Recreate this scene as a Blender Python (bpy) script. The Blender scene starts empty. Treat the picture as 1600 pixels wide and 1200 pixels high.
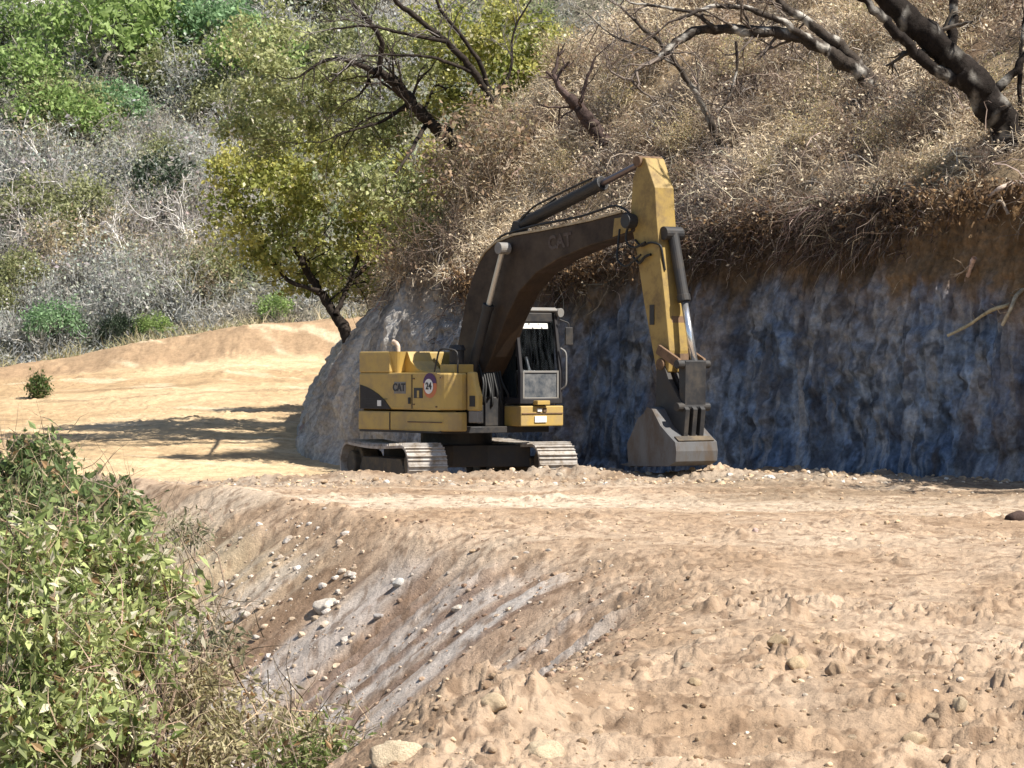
import bpy, bmesh, math, random
import numpy as np
from mathutils import Vector, Matrix

# ------------------------------------------------------------------ camera, sky, sun, exposure
S = bpy.context.scene
COL = S.collection
EYE = np.array([0.0, 0.0, 2.0]); F = 4920.0          # F: focal length in photo pixels
cam = bpy.data.cameras.new('Camera'); cam.lens = 36 * F / 1600; cam.sensor_width = 36
cam.clip_start = 0.5; cam.clip_end = 2000
co = bpy.data.objects.new('Camera', cam); COL.objects.link(co)
co.location = EYE; co.rotation_euler = (math.radians(90) - 30 / F, 0, 0)
S.camera = co
SUN_EL, SUN_AZ = math.radians(52), math.radians(-28)   # azimuth from +x towards +y
sdir = Vector((math.cos(SUN_EL) * math.cos(SUN_AZ), math.cos(SUN_EL) * math.sin(SUN_AZ), math.sin(SUN_EL)))
W = bpy.data.worlds.new('World'); S.world = W; W.use_nodes = True
nt = W.node_tree; sky = nt.nodes.new('ShaderNodeTexSky'); sky.sky_type = 'NISHITA'; sky.sun_disc = False
sky.sun_elevation = SUN_EL; sky.sun_rotation = math.radians(118)
bg = nt.nodes['Background']; nt.links.new(sky.outputs[0], bg.inputs[0]); bg.inputs[1].default_value = 0.075
sl = bpy.data.lights.new('Sun', 'SUN'); sl.energy = 5.0; sl.angle = math.radians(0.5); sl.color = (1.0, 0.94, 0.84)
so = bpy.data.objects.new('Sun', sl); COL.objects.link(so); so.location = (40, -10, 60)
so.rotation_euler = sdir.to_track_quat('Z', 'Y').to_euler()
S.view_settings.view_transform = 'Standard'; S.view_settings.look = 'None'
S.view_settings.exposure = 0.86; S.view_settings.gamma = 1.0

# ------------------------------------------------------------------ numpy helpers
def _h(ix, iy, iz, seed):
    h = (ix.astype(np.int64) * 374761393 + iy.astype(np.int64) * 668265263 + iz.astype(np.int64) * 2147483647 + seed * 1274126177) & 0xFFFFFFFF
    h = ((h ^ (h >> 13)) * 1274126177) & 0xFFFFFFFF
    h = ((h ^ (h >> 16)) * 2246822519) & 0xFFFFFFFF
    return ((h ^ (h >> 15)) & 0xFFFFFF) / float(0xFFFFFF)

def vn2(x, y, seed=0):
    ix = np.floor(x); iy = np.floor(y); fx = x - ix; fy = y - iy
    fx = fx * fx * (3 - 2 * fx); fy = fy * fy * (3 - 2 * fy); z0 = np.zeros_like(ix)
    a = _h(ix, iy, z0, seed); b = _h(ix + 1, iy, z0, seed); c = _h(ix, iy + 1, z0, seed); d = _h(ix + 1, iy + 1, z0, seed)
    return (a + (b - a) * fx) * (1 - fy) + (c + (d - c) * fx) * fy      # 0..1

def fbm(x, y, seed=0, oct=4, gain=.5):
    s = 0; a = 1; t = 0
    for o in range(oct):
        s = s + a * vn2(x * 2 ** o + 17.3 * o, y * 2 ** o - 9.1 * o, seed + o); t += a; a *= gain
    return s / t * 2 - 1                                                 # -1..1

def worley(x, y, seed):
    """distance to the nearest and second nearest cell point, and a random number of the nearest cell"""
    ix = np.floor(x); iy = np.floor(y); f1 = np.full(x.shape, 9.); f2 = np.full(x.shape, 9.); cid = np.zeros(x.shape); z0 = np.zeros(x.shape)
    for dx in (-1, 0, 1):
        for dy in (-1, 0, 1):
            a = ix + dx; c = iy + dy; px = a + _h(a, c, z0, seed); py = c + _h(a, c, z0, seed + 1); d = np.hypot(px - x, py - y); k = _h(a, c, z0, seed + 2)
            m = d < f1; f2 = np.where(m, f1, np.minimum(f2, d)); cid = np.where(m, k, cid); f1 = np.where(m, d, f1)
    return f1, f2, cid

def sstep(a, b, x):
    t = np.clip((x - a) / (b - a), 0, 1); return t * t * (3 - 2 * t)

def mix3(a, b, t):
    return np.asarray(a) * (1 - t[..., None]) + np.asarray(b) * t[..., None]

def np_mesh(name, V, Fq, col=None, smooth=True, tri=False):
    me = bpy.data.meshes.new(name); k = Fq.shape[1]; n = len(Fq)
    me.vertices.add(len(V)); me.vertices.foreach_set('co', np.ascontiguousarray(V, dtype=np.float32).ravel())
    me.loops.add(n * k); me.loops.foreach_set('vertex_index', np.ascontiguousarray(Fq, dtype=np.int32).ravel())
    me.polygons.add(n); me.polygons.foreach_set('loop_start', np.arange(0, n * k, k, dtype=np.int32))
    me.polygons.foreach_set('use_smooth', np.full(n, smooth, dtype=bool))
    if col is not None:
        ca = me.color_attributes.new('Col', 'FLOAT_COLOR', 'POINT')
        c4 = np.ones((len(V), 4), dtype=np.float32); c4[:, :3] = np.clip(col, 0, 1); ca.data.foreach_set('color', c4.ravel())
    me.update(calc_edges=True); me.validate()
    return me

def grid_faces(nr, nc):
    i = np.arange(nr - 1)[:, None] * nc + np.arange(nc - 1)[None, :]
    return np.stack([i, i + 1, i + nc + 1, i + nc], -1).reshape(-1, 4)

def link(name, me, mat=None, parent=None, **props):
    o = bpy.data.objects.new(name, me); COL.objects.link(o)
    if mat is not None: me.materials.append(mat)
    if parent is not None: o.parent = parent
    for k, v in props.items(): o[k] = v
    return o

def thing(name, label, category, loc=(0, 0, 0), rotz=0.0, group=None, me=None, mat=None):
    o = link(name, me, mat) if me is not None else bpy.data.objects.new(name, None)
    if me is None: COL.objects.link(o)
    o.location = loc; o.rotation_euler = (0, 0, rotz); o['label'] = label; o['category'] = category
    if group: o['group'] = group
    return o

def at(px, py, D):                                                       # photo direction -> place at depth D
    return np.array([(px - 800) / F * D, D, 2 + (570 - py) / F * D])

# ------------------------------------------------------------------ materials
def nodes(name):
    m = bpy.data.materials.new(name); m.use_nodes = True
    t = m.node_tree; return m, t, t.nodes['Principled BSDF'], t.links

def mat_plain(name, c, rough=.6, metal=0, spec=.4):
    m, t, b, L = nodes(name); b.inputs['Base Color'].default_value = (*c, 1); b.inputs['Roughness'].default_value = rough
    b.inputs['Metallic'].default_value = metal; b.inputs['Specular IOR Level'].default_value = spec
    return m

def mat_attr(name, rough=.9, spec=.15, bump=0, bscale=40, vscale=0, vamt=.25, translucent=0):
    m, t, b, L = nodes(name)
    a = t.nodes.new('ShaderNodeAttribute'); a.attribute_name = 'Col'
    out = a.outputs['Color']
    tc = t.nodes.new('ShaderNodeTexCoord')
    if vscale:
        n = t.nodes.new('ShaderNodeTexNoise'); n.inputs['Scale'].default_value = vscale; n.inputs['Detail'].default_value = 5; n.inputs['Roughness'].default_value = .7
        L.new(tc.outputs['Object'], n.inputs['Vector'])
        r = t.nodes.new('ShaderNodeMapRange'); r.inputs[1].default_value = .3; r.inputs[2].default_value = .7
        r.inputs[3].default_value = 1 - vamt; r.inputs[4].default_value = 1 + vamt; L.new(n.outputs['Fac'], r.inputs[0])
        mx = t.nodes.new('ShaderNodeVectorMath'); mx.operation = 'SCALE'; L.new(out, mx.inputs[0]); L.new(r.outputs[0], mx.inputs['Scale'])
        out = mx.outputs[0]
    L.new(out, b.inputs['Base Color']); b.inputs['Roughness'].default_value = rough; b.inputs['Specular IOR Level'].default_value = spec
    if bump:
        n = t.nodes.new('ShaderNodeTexNoise'); n.inputs['Scale'].default_value = bscale; n.inputs['Detail'].default_value = 6; n.inputs['Roughness'].default_value = .7
        L.new(tc.outputs['Object'], n.inputs['Vector'])
        bm = t.nodes.new('ShaderNodeBump'); bm.inputs['Strength'].default_value = 1; bm.inputs['Distance'].default_value = bump
        L.new(n.outputs['Fac'], bm.inputs['Height']); L.new(bm.outputs[0], b.inputs['Normal'])
    if translucent:
        tr = t.nodes.new('ShaderNodeBsdfTranslucent'); L.new(out, tr.inputs['Color'])
        mx = t.nodes.new('ShaderNodeMixShader'); mx.inputs[0].default_value = translucent
        L.new(b.outputs[0], mx.inputs[1]); L.new(tr.outputs[0], mx.inputs[2]); L.new(mx.outputs[0], t.nodes['Material Output'].inputs[0])
    return m

def mat_worn(name, c, dirt, amt=.5, scale=2.5, rough=.5, metal=0, lo=.45, hi=.65, streak=1.0):
    """paint or steel with soil and rust worn into it"""
    m, t, b, L = nodes(name)
    tc = t.nodes.new('ShaderNodeTexCoord'); mp = t.nodes.new('ShaderNodeMapping'); mp.inputs['Scale'].default_value = (1, 1, 1 / streak)
    L.new(tc.outputs['Object'], mp.inputs[0])
    n = t.nodes.new('ShaderNodeTexNoise'); n.inputs['Scale'].default_value = scale; n.inputs['Detail'].default_value = 8; n.inputs['Roughness'].default_value = .72
    L.new(mp.outputs[0], n.inputs['Vector'])
    r = t.nodes.new('ShaderNodeMapRange'); r.inputs[1].default_value = lo; r.inputs[2].default_value = hi; r.inputs[3].default_value = 0; r.inputs[4].default_value = amt
    L.new(n.outputs['Fac'], r.inputs[0])
    mx = t.nodes.new('ShaderNodeMix'); mx.data_type = 'RGBA'; L.new(r.outputs[0], mx.inputs[0])
    mx.inputs[6].default_value = (*c, 1); mx.inputs[7].default_value = (*dirt, 1)
    L.new(mx.outputs[2], b.inputs['Base Color']); b.inputs['Metallic'].default_value = metal
    r2 = t.nodes.new('ShaderNodeMapRange'); r2.inputs[1].default_value = .3; r2.inputs[2].default_value = .7; r2.inputs[3].default_value = rough - .1; r2.inputs[4].default_value = min(1, rough + .3)
    L.new(n.outputs['Fac'], r2.inputs[0]); L.new(r2.outputs[0], b.inputs['Roughness'])
    bm = t.nodes.new('ShaderNodeBump'); bm.inputs['Distance'].default_value = .006; bm.inputs['Strength'].default_value = .6; L.new(n.outputs['Fac'], bm.inputs['Height']); L.new(bm.outputs[0], b.inputs['Normal'])
    return m

M_ground = mat_attr('dry earth', .95, .08, bump=.03, bscale=22, vscale=9, vamt=.22)
M_rockface = mat_attr('cut rock', .95, .08, bump=.05, bscale=14, vscale=11, vamt=.35)
M_hill = mat_attr('hill soil', .95, .05, bump=.05, bscale=12, vscale=6, vamt=.4)
M_grass = mat_attr('dry grass', .8, .15, translucent=.25)
M_leaf = mat_attr('leaf', .5, .35, translucent=.42)
M_bark = mat_attr('bark', .95, .1, bump=.03, bscale=14, vscale=8, vamt=.5)
M_stone = mat_attr('stone', .9, .15, bump=.02, bscale=14, vscale=10, vamt=.25)

# ------------------------------------------------------------------ terrain functions
EDGE = np.array([(-6, -30), (-3, 0), (-2, 8), (-.95, 14.5), (-.45, 19), (.55, 23), (1.4, 28), (1.35, 31.5), (.3, 35), (-1.5, 39.5), (-3.6, 44), (-6, 50), (-10.5, 60), (-16.5, 78), (-24, 108), (-30, 130)], float)
WALL = np.array([(30, 25), (16, 44), (9.5, 51.5), (4, 58.2), (2, 60.7), (0, 63.2), (-3, 67), (-4.3, 69.5), (-4.75, 72), (-5.0, 78), (-5.5, 86), (-5.2, 95), (-3, 106), (4, 125)], float)
W_TOP = np.array([5.6, 5.3, 5.0, 4.6, 4.2, 3.75, 3.8, 3.9, 3.7, 3.4, 3.2, 3, 3, 3])
W_LEAN = np.array([.6, .6, .55, .5, .5, .5, .8, 1.6, 2.0, 1.6, 1.4, 1.4, 1.4, 1.4])
W_S1 = np.array([.75, .75, .75, .85, .95, 1.1, 1.25, 1.3, 1.3, 1.3, 1.3, 1.2, 1.0, .8])

def sdist(poly, x, y):
    """signed distance to an open polyline, positive on its left side when walking along it, with segment index + fraction"""
    best = np.full(x.shape, 1e9); sg = np.zeros(x.shape); par = np.zeros(x.shape)
    for i in range(len(poly) - 1):
        ax, ay = poly[i]; bx, by = poly[i + 1]; dx, dy = bx - ax, by - ay; LL = dx * dx + dy * dy
        t = np.clip(((x - ax) * dx + (y - ay) * dy) / LL, 0, 1)
        d = np.hypot(x - ax - t * dx, y - ay - t * dy)
        m = d < best
        cr = dx * (y - ay) - dy * (x - ax)
        best = np.where(m, d, best); sg = np.where(m, np.sign(cr), sg); par = np.where(m, i + t, par)
    return best * sg, par

def road_z(x, y):
    base = np.interp(y, [-50, 50, 54, 57, 62, 66, 72, 84, 98, 200], [0, 0, -.06, -.33, -.36, -.25, .1, .85, 2.2, 2.6])
    right = np.interp(y, [-50, 48, 55, 200], [0, 0, .1, .1])
    k = sstep(2.6, 5.0, x); z = base * (1 - k) + right * k
    z = z - .1 * np.maximum(0, -8.5 - x) * np.clip((y - 62) / 36, 0, 1)
    bh = np.interp(x, [-16, -12, -6, -3], [.45, .8, 1.2, 1.3])
    z = z + bh * sstep(97.3, 100, y + .5 * fbm(x * .5, y * .1, 5, 3)) * (1 - sstep(102, 106, y)) - 1.5 * sstep(102, 107, y)
    # spoil ridge in front of the machine, heap under the bucket
    z = z + (.27 + .08 * fbm(x * 1.1, y * .8, 8, 3)) * np.exp(-((y - 55.2 - .2 * np.sin(x * .9)) / .7) ** 2) * sstep(-6.5, -4.2, x) * (1 - sstep(1.2, 2.4, x))
    z = z + .28 * np.exp(-((x - 2.7) / 1.3) ** 2 - ((y - 55.3) / 1.0) ** 2)
    return z

def ground_z(x, y, detail=True):
    z = road_z(x, y)
    sd, par = sdist(EDGE, x, y)
    w = .55 * fbm(x * .35, y * .2, 21, 3) * sstep(10, 20, y)
    sd = sd + w
    near = 1 - sstep(58, 66, y)
    z = z + .16 * np.exp(-((sd + .45) / .4) ** 2) * sstep(36, 44, y) * near
    soft = np.where(sd > -1.2, np.log1p(np.exp(np.clip(sd * 4.0, -20, 20))) / 4.0, 0)
    soft = np.where(sd * 4.0 > 19, sd, soft)
    drop = np.minimum(.74 * soft, 6 + .05 * soft)
    z = z - drop
    slope = sstep(.0, .6, sd)
    if detail:
        # fall-line rills on the embankment
        t = par * 3.0
        al = (x * -.37 + y * .93); dn = (x * -.93 - y * .37)
        z = z + slope * (.18 * fbm(al * 1.0, dn * .13, 31, 4) + .07 * fbm(al * 3.6, dn * .22, 37, 4) - .10 * sstep(.25, .42, fbm(al * 2.0 + 3, dn * .12, 39, 3))) * near
        # clods and lumps
        rough = np.interp(y, [10, 25, 34, 50, 54, 58, 66, 110], [1.0, 1.0, .6, .45, .9, .9, .4, .6])
        rough = np.maximum(rough, slope * .45 * near) * (1 - .45 * slope)
        lum = fbm(x * 2.6, y * 1.9, 41, 4); patch = sstep(-.35, .35, fbm(x * .9, y * .55, 43, 3))
        near_m = sstep(112, 60, y)
        for f, sd_, amp, frac in ((2.9, 47, .085, .80), (6.5, 51, .06, .66), (12.0, 55, .045, .50)):   # blocks of broken earth
            wx = .25 * fbm(x * f, y * f, sd_ + 3, 2); f1, f2, cid = worley(x * f + wx, y * f * .85 + wx, sd_)
            hgt = np.maximum(0, cid - frac) / (1 - frac)
            z = z + rough * (.25 + .75 * patch) * amp * hgt * sstep(.0, .28, f2 - f1) * (.75 + .5 * (1 - f1))
        z = z + rough * (.04 * lum + .022 * fbm(x * 16, y * 13, 53, 3))
        z = z + .07 * fbm(x * .5, y * .3, 59, 3)
        # ruts that run along the road
        q = (x * .93 + y * .1)
        z = z + (1 - slope) * sstep(20.5, 17.5, y) * .055 * np.sin(y * 6.5 + 2 * fbm(x * .5, y * .5, 61, 2)) * sstep(-.2, .8, x)
        z = z + .27 * np.exp(-((x + .15) / .6) ** 2 - ((y - 17.8) / 1.0) ** 2) * (1 + .5 * fbm(x * 2.2, y * 1.6, 67, 3))
        z = z + .10 * np.exp(-((x - 1.55) / .5) ** 2 - ((y - 21.3) / .8) ** 2) * (1 + .8 * fbm(x * 3, y * 2, 69, 3))
    return z

def hill_z(x, y, detail=True):
    sd, par = sdist(WALL, x, y); sd = -sd                       # inside the hill is on the right hand of the polyline
    idx = np.arange(len(WALL))
    par = par + 0
    T = np.interp(par, idx, W_TOP); L = np.interp(par, idx, W_LEAN); s1 = np.interp(par, idx, W_S1)
    q = sd - L - .12
    up = np.where(q < 4, s1 * q, s1 * 4 + .7 * (q - 4))
    z = T + np.where(q > 0, up, 15 * q)
    if detail:
        k = sstep(-.1, .8, q)
        z = z + k * (.5 * fbm(x * .55, y * .45, 71, 3) + .16 * fbm(x * 1.7, y * 1.5, 73, 3) + .06 * fbm(x * 5, y * 5, 79, 3))
    return z, q

def far_z(x, y):
    return .6 + .6 * np.maximum(0, y - 107) + .9 * fbm(x * .12, y * .1, 91, 3) + .35 * fbm(x * .5, y * .4, 93, 3)

def march(px, py, fn, d0, d1, step=.1):
    D = np.arange(d0, d1, step); x = (px - 800) / F * D; z = 2 + (570 - py) / F * D
    h = fn(x, D); k = np.argmax(h >= z)
    if h[k] < z[k]: k = len(D) - 1
    return np.array([x[k], D[k], z[k]])

hz1 = lambda x, y: hill_z(x, y)[0]
gz1 = lambda x, y: ground_z(x, y)

# ------------------------------------------------------------------ ground sheet
def build_ground():
    rows = [3.0]
    while rows[-1] < 114:
        D = rows[-1]; rows.append(D + min(max(D * D * 1.5 / 9840, .02), .11))
    rows = np.array(rows + [120, 140, 180, 260, 400, 700]); 
    u = np.concatenate([np.linspace(-2.2, -.24, 40)[:-1], np.linspace(-.24, .24, 860), np.linspace(.24, 2.2, 40)[1:]])
    D, U = np.meshgrid(rows, u, indexing='ij'); X = U * D; Y = D
    Z = ground_z(X, Y)
    Z = np.where(Y > 115, np.minimum(Z, 0) - .02 * (Y - 115), Z)
    sd, _ = sdist(EDGE, X, Y); sd = sd + .55 * fbm(X * .35, Y * .2, 21, 3) * sstep(10, 20, Y)
    slope = sstep(.05, .8, sd) * (1 - sstep(58, 66, Y))
    al = X * -.37 + Y * .93; dn = X * -.93 - Y * .37
    c = mix3((.335, .235, .155), (.45, .34, .245), sstep(-.5, .5, fbm(X * .8, Y * .35, 101, 4)))
    # compacted pale wheel tracks that run across the bench
    pale = sstep(.05, .5, fbm(X * .10 + 3, Y * .55, 103, 4)) * sstep(28, 36, Y) * (1 - sstep(50, 56, Y))
    c = mix3(c, (.54, .44, .335), pale * .85)
    c = mix3(c, (.33, .23, .15), sstep(.15, .6, fbm(X * .25, Y * .9, 107, 4)) * .55)
    # dark strip by the wall foot: rubble, with the wall's shade painted in
    c = mix3(c, (.25, .185, .125), sstep(43, 48, Y) * sstep(1.5, 4, X) * sstep(-.5, .2, fbm(X * .5, Y * 1.1, 108, 4)) * .9)
    c = mix3(c, (.25, .175, .115), np.exp(-((Y - 54.6) / 2.2) ** 2) * (1 - sstep(2, 4, X)) * sstep(-.5, .2, fbm(X * .9, Y * .9, 110, 4)) * .85)
    c = mix3(c, (.33, .27, .21), sstep(50, 54, Y) * sstep(-.4, .2, fbm(X * .7, Y * .7, 109, 3)) * (1 - sstep(62, 66, Y)) * .8)
    # embankment: brown soil with grey rock flour streaks down the fall line
    sc = mix3((.375, .265, .185), (.475, .36, .265), sstep(-.5, .5, fbm(al * 1.2, dn * .25, 113, 4)))
    g = sstep(-.18, .2, fbm(al * 1.3 + 2.2, dn * .10, 127, 5)) * sstep(20, 24, Y)
    sc = mix3(sc, (.46, .41, .37), g * .8)
    sc = mix3(sc, (.52, .49, .46), sstep(.2, .45, fbm(al * 2.3 + 1, dn * .2, 128, 4)) * g * .8)
    sc = mix3(sc, (.19, .115, .075), sstep(.05, .28, fbm(al * 2.2, dn * .14, 131, 4)) * .75)
    sc = mix3(sc, (.45, .36, .22), sstep(37, 43, Y) * .6)
    c = c * (1 - slope[..., None]) + sc * slope[..., None]
    # far bench: ochre sand
    far = sstep(60, 66, Y)
    fc = mix3((.42, .295, .17), (.57, .43, .265), sstep(-.4, .5, fbm(X * .12, Y * .28, 137, 4)))
    fc = mix3(fc, (.31, .21, .13), sstep(97.2, 98.2, Y) * .85)
    fc = mix3(fc, (.40, .27, .16), sstep(.2, .6, fbm(X * .3, Y * .5, 139, 3)) * .5)
    c = c * (1 - far[..., None]) + fc * far[..., None]
    for q0, sl_, wd in ((69.5, -1.15, .2), (71.4, -1.15, .22), (78, -.35, .25), (80.2, -.35, .25), (88, .2, .35), (91, .2, .35)):
        dd = np.abs(Y - (q0 + sl_ * (X + 8) + .06 * (X + 8) ** 2) + .2 * fbm(X * .6, Y * .2, 157, 3)); c = c * (1 - .28 * far * (1 - sstep(wd * .5, wd * 1.4, dd)) * sstep(-.4, .2, fbm(X * .4, Y * .4, 158, 3)))[..., None]
    c = c * (1 + .30 * fbm(X * 4.5, Y * 3, 149, 5))[..., None]
    fx = sstep(62, 66, Y) * sstep(.2, .5, fbm(X * .5 + 2, (Y + X * .6) * 1.1, 155, 4)); c = mix3(c, (.64, .53, .37), fx * .6)
    c = mix3(c, (.17, .11, .07), sstep(.15, .4, fbm(X * 9, Y * 6, 153, 3)) * .65 * (1 - far))
    me = np_mesh('ground', np.stack([X, Y, Z], -1).reshape(-1, 3), grid_faces(*X.shape), c.reshape(-1, 3))
    link('ground', me, M_ground, kind='structure')
build_ground()

# ------------------------------------------------------------------ cut bank (the excavated rock face)
def build_bank():
    seg = np.hypot(*np.diff(WALL, axis=0).T); s = np.concatenate([[0], np.cumsum(seg)])
    st = np.concatenate([np.arange(0, s[1], .4), np.arange(s[1], s[9], .024), np.arange(s[9], s[-1], .3)])
    par = np.interp(st, s, np.arange(len(s)))
    # round the corners of the plan a little
    bx = np.interp(st, s, WALL[:, 0]); by = np.interp(st, s, WALL[:, 1])
    k = np.ones(81) / 81
    def smooth(a): return np.convolve(np.pad(a, 40, mode='edge'), k, 'valid')
    bx, by = smooth(bx), smooth(by)
    tx, ty = np.gradient(bx), np.gradient(by); n = np.hypot(tx, ty) + 1e-9; nx, ny = ty / n, -tx / n    # inward = right of travel
    nx, ny = smooth(nx), smooth(ny); n = np.hypot(nx, ny); nx, ny = nx / n, ny / n
    T = np.interp(par, np.arange(len(s)), W_TOP); L = np.interp(par, np.arange(len(s)), W_LEAN)
    nv = 230; v = np.linspace(-.25, 1.04, nv)[None, :]
    T2 = T[:, None]; L2 = L[:, None]; S2 = st[:, None] + 0 * v
    Zc = v * T2 + 0 * S2
    lean = L2 * np.clip(v, 0, 2) ** 1.7 + np.where(v < .12, -1.0 * (.12 - v) * 1.6, 0) * np.minimum(1, .4 + L2 * .5)
    groove = np.abs(fbm(S2 * 3.2, Zc * .16, 171, 3)); wf1, wf2, wid = worley(S2 * 3.0 + .3 * fbm(S2 * 3, Zc * 3, 160, 2), Zc * 2.4, 161); wg1, wg2, wjd = worley(S2 * 8.0, Zc * 6.5, 165)
    disp = -.07 * (1 - sstep(.0, .10, groove)) + .05 * (wid - .5) * sstep(0, .16, wf2 - wf1) + .035 * (wjd - .5) * sstep(0, .2, wg2 - wg1) + .20 * fbm(S2 * .45, Zc * .3, 151, 3) + .10 * fbm(S2 * 2.0, Zc * .35, 157, 4) + .07 * fbm(S2 * 3.0, Zc * 2.4, 163, 4) + .06 * fbm(S2 * 7, Zc * 5, 167, 3) + .05 * np.abs(fbm(S2 * 4, Zc * 3, 168, 3)) - .10 * sstep(.2, .45, fbm(S2 * 1.5, Zc * 1.3, 166, 3))
    ledge = .10 * sstep(.72, .84, v + .08 * fbm(S2 * .9, Zc * .9, 169, 3))          # softer topsoil stands back
    bulge = np.exp(-((par[:, None] - 1.72) / .16) ** 2) * sstep(.45, .7, v + .1 * fbm(S2 * 1.5, Zc * 1.5, 170, 3)) * (1.0 + .5 * fbm(S2 * 3, Zc * 3, 172, 3))
    off = lean + disp * sstep(-.05, .1, v) + ledge - bulge
    X = bx[:, None] + nx[:, None] * off; Y = by[:, None] + ny[:, None] * off
    Zb = ground_z(bx, by, False)[:, None] * (1 - np.clip(v, 0, 1))
    Z = Zc + Zb
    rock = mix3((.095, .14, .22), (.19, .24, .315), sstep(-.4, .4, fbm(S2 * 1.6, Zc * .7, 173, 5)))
    rock = mix3(rock, (.27, .265, .26), sstep(.4, .75, v + .5 * fbm(S2 * 1.1, Zc * .5, 174, 4)) * .7)
    rock = rock * (1 + .6 * fbm(S2 * 6, Zc * 5, 175, 4) + .45 * fbm(S2 * 13, Zc * 8, 176, 3))[..., None]
    rock = mix3(rock, (.36, .37, .38), sstep(.2, .45, fbm(S2 * 5 + 6, Zc * 1.1, 177, 5)) * .6)
    rock = rock * (.84 + .3 * wid + .25 * (wjd - .5))[..., None]
    rock = mix3(rock, (.30, .31, .33), (1 - sstep(.02, .07, groove)) * sstep(-.2, .3, fbm(S2 * .8, Zc * .6, 162, 3)) * .5)
    rock = mix3(rock, (.36, .39, .43), sstep(.25, .42, fbm(S2 * 11, Zc * .5, 180, 4)) * .4)
    rock = mix3(rock, (.05, .055, .065), sstep(.2, .42, fbm(S2 * 4.5, Zc * 3.2, 178, 4)) * .7)
    rock = mix3(rock, (.075, .085, .11), sstep(.12, .5, fbm(S2 * 2.4 + 4, Zc * 1.3, 179, 4)) * .75)
    rock = mix3(rock, (.25, .19, .15), sstep(.3, .55, fbm(S2 * .7 + 9, Zc * .25, 181, 4)) * .4)
    topz = v + .12 * fbm(S2 * .8, Zc * .5, 191, 4) + .05 * fbm(S2 * 5, Zc * .6, 193, 3)
    rs = np.interp(par, np.arange(len(s)), [0, .0, .0, .06, .1, .12, .1, 0, -.0, 0, 0, 0, 0, 0])[:, None]
    topz = topz + .10 * fbm(S2 * 2.2, Zc * .25, 194, 4); soil = sstep(.60, .74, topz - rs)
    sc0 = 0; sc = mix3((.095, .065, .04), (.21, .15, .095), sstep(-.4, .5, fbm(S2 * 2, Zc * 1.2, 197, 4)))
    c = rock * (1 - soil[..., None]) + sc * soil[..., None]
    c = c * (1 + .35 * fbm(S2 * 8, Zc * 4, 195, 4))[..., None]
    # weathered left return: warmer grey with a red stain
    ret = np.interp(par, np.arange(len(s)), [0, 0, 0, 0, 0, .15, .75, 1, 1, 1, 1, 1, 1, 1])[:, None] * (1 - .8 * sstep(.8, .95, topz))
    rc = mix3((.30, .275, .245), (.46, .43, .39), sstep(-.4, .4, fbm(S2 * 2.5, Zc * .5, 199, 4)))
    rc = rc * (1 + .35 * fbm(S2 * 7, Zc * .7, 198, 4))[..., None]
    rc = mix3(rc, (.30, .14, .12), sstep(.25, .5, fbm(S2 * 1.0 + 3, Zc * .2, 211, 3)) * .8)
    c = c * (1 - ret[..., None]) + rc * ret[..., None]
    # the dug corner by the big root is loose orange earth
    org = np.interp(par, np.arange(len(s)), [.8, .8, .5, 0, 0, 0, 0, 0, 0, 0, 0, 0, 0, 0])[:, None] * sstep(.45, .7, topz)
    c = mix3(c, (.33, .20, .095), org)
    me = np_mesh('cut_bank', np.stack([X, Y, Z], -1).reshape(-1, 3), grid_faces(*X.shape)[:, ::-1], c.reshape(-1, 3))
    link('cut_bank', me, M_rockface, kind='structure')
    return st, par, bx, by, nx, ny, T, L
BANK = build_bank()

# ------------------------------------------------------------------ hill above the cut, far hillside
def build_hill():
    xs = np.arange(-9, 26, .14); ys = np.arange(36, 112, .14)
    X, Y = np.meshgrid(xs, ys); Z, q = hill_z(X, Y)
    c = mix3((.17, .12, .08), (.30, .225, .14), sstep(-.4, .5, fbm(X * .9, Y * .7, 223, 4)))
    c = mix3(c, (.12, .08, .055), sstep(.1, .5, fbm(X * .6 + 7, Y * .6, 227, 4)) * .7)
    Fq = grid_faces(*X.shape); keep = (q.reshape(-1)[Fq] > -.35).all(1)
    me = np_mesh('hillside', np.stack([X, Y, Z], -1).reshape(-1, 3), Fq[keep], c.reshape(-1, 3))
    link('hillside', me, M_hill, kind='structure')
    xs = np.concatenate([np.arange(-160, -30, 4), np.arange(-30, 25, .3), np.arange(25, 160, 4)]); ys = np.concatenate([np.arange(104, 150, .3), np.arange(150, 260, 3)])
    X, Y = np.meshgrid(xs, ys); Z = far_z(X, Y)
    c = mix3((.13, .12, .095), (.22, .20, .15), sstep(-.4, .5, fbm(X * .3, Y * .3, 229, 4)))
    c = mix3(c, (.14, .15, .09), sstep(.0, .5, fbm(X * .2 + 4, Y * .2, 233, 4)) * .6)
    me = np_mesh('far_hillside', np.stack([X, Y, Z], -1).reshape(-1, 3), grid_faces(*X.shape), c.reshape(-1, 3))
    link('far_hillside', me, M_hill, kind='structure')
build_hill()

# ------------------------------------------------------------------ vegetation builders (all numpy)
def unit(v): return v / (np.linalg.norm(v, axis=-1, keepdims=True) + 1e-9)

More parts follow.
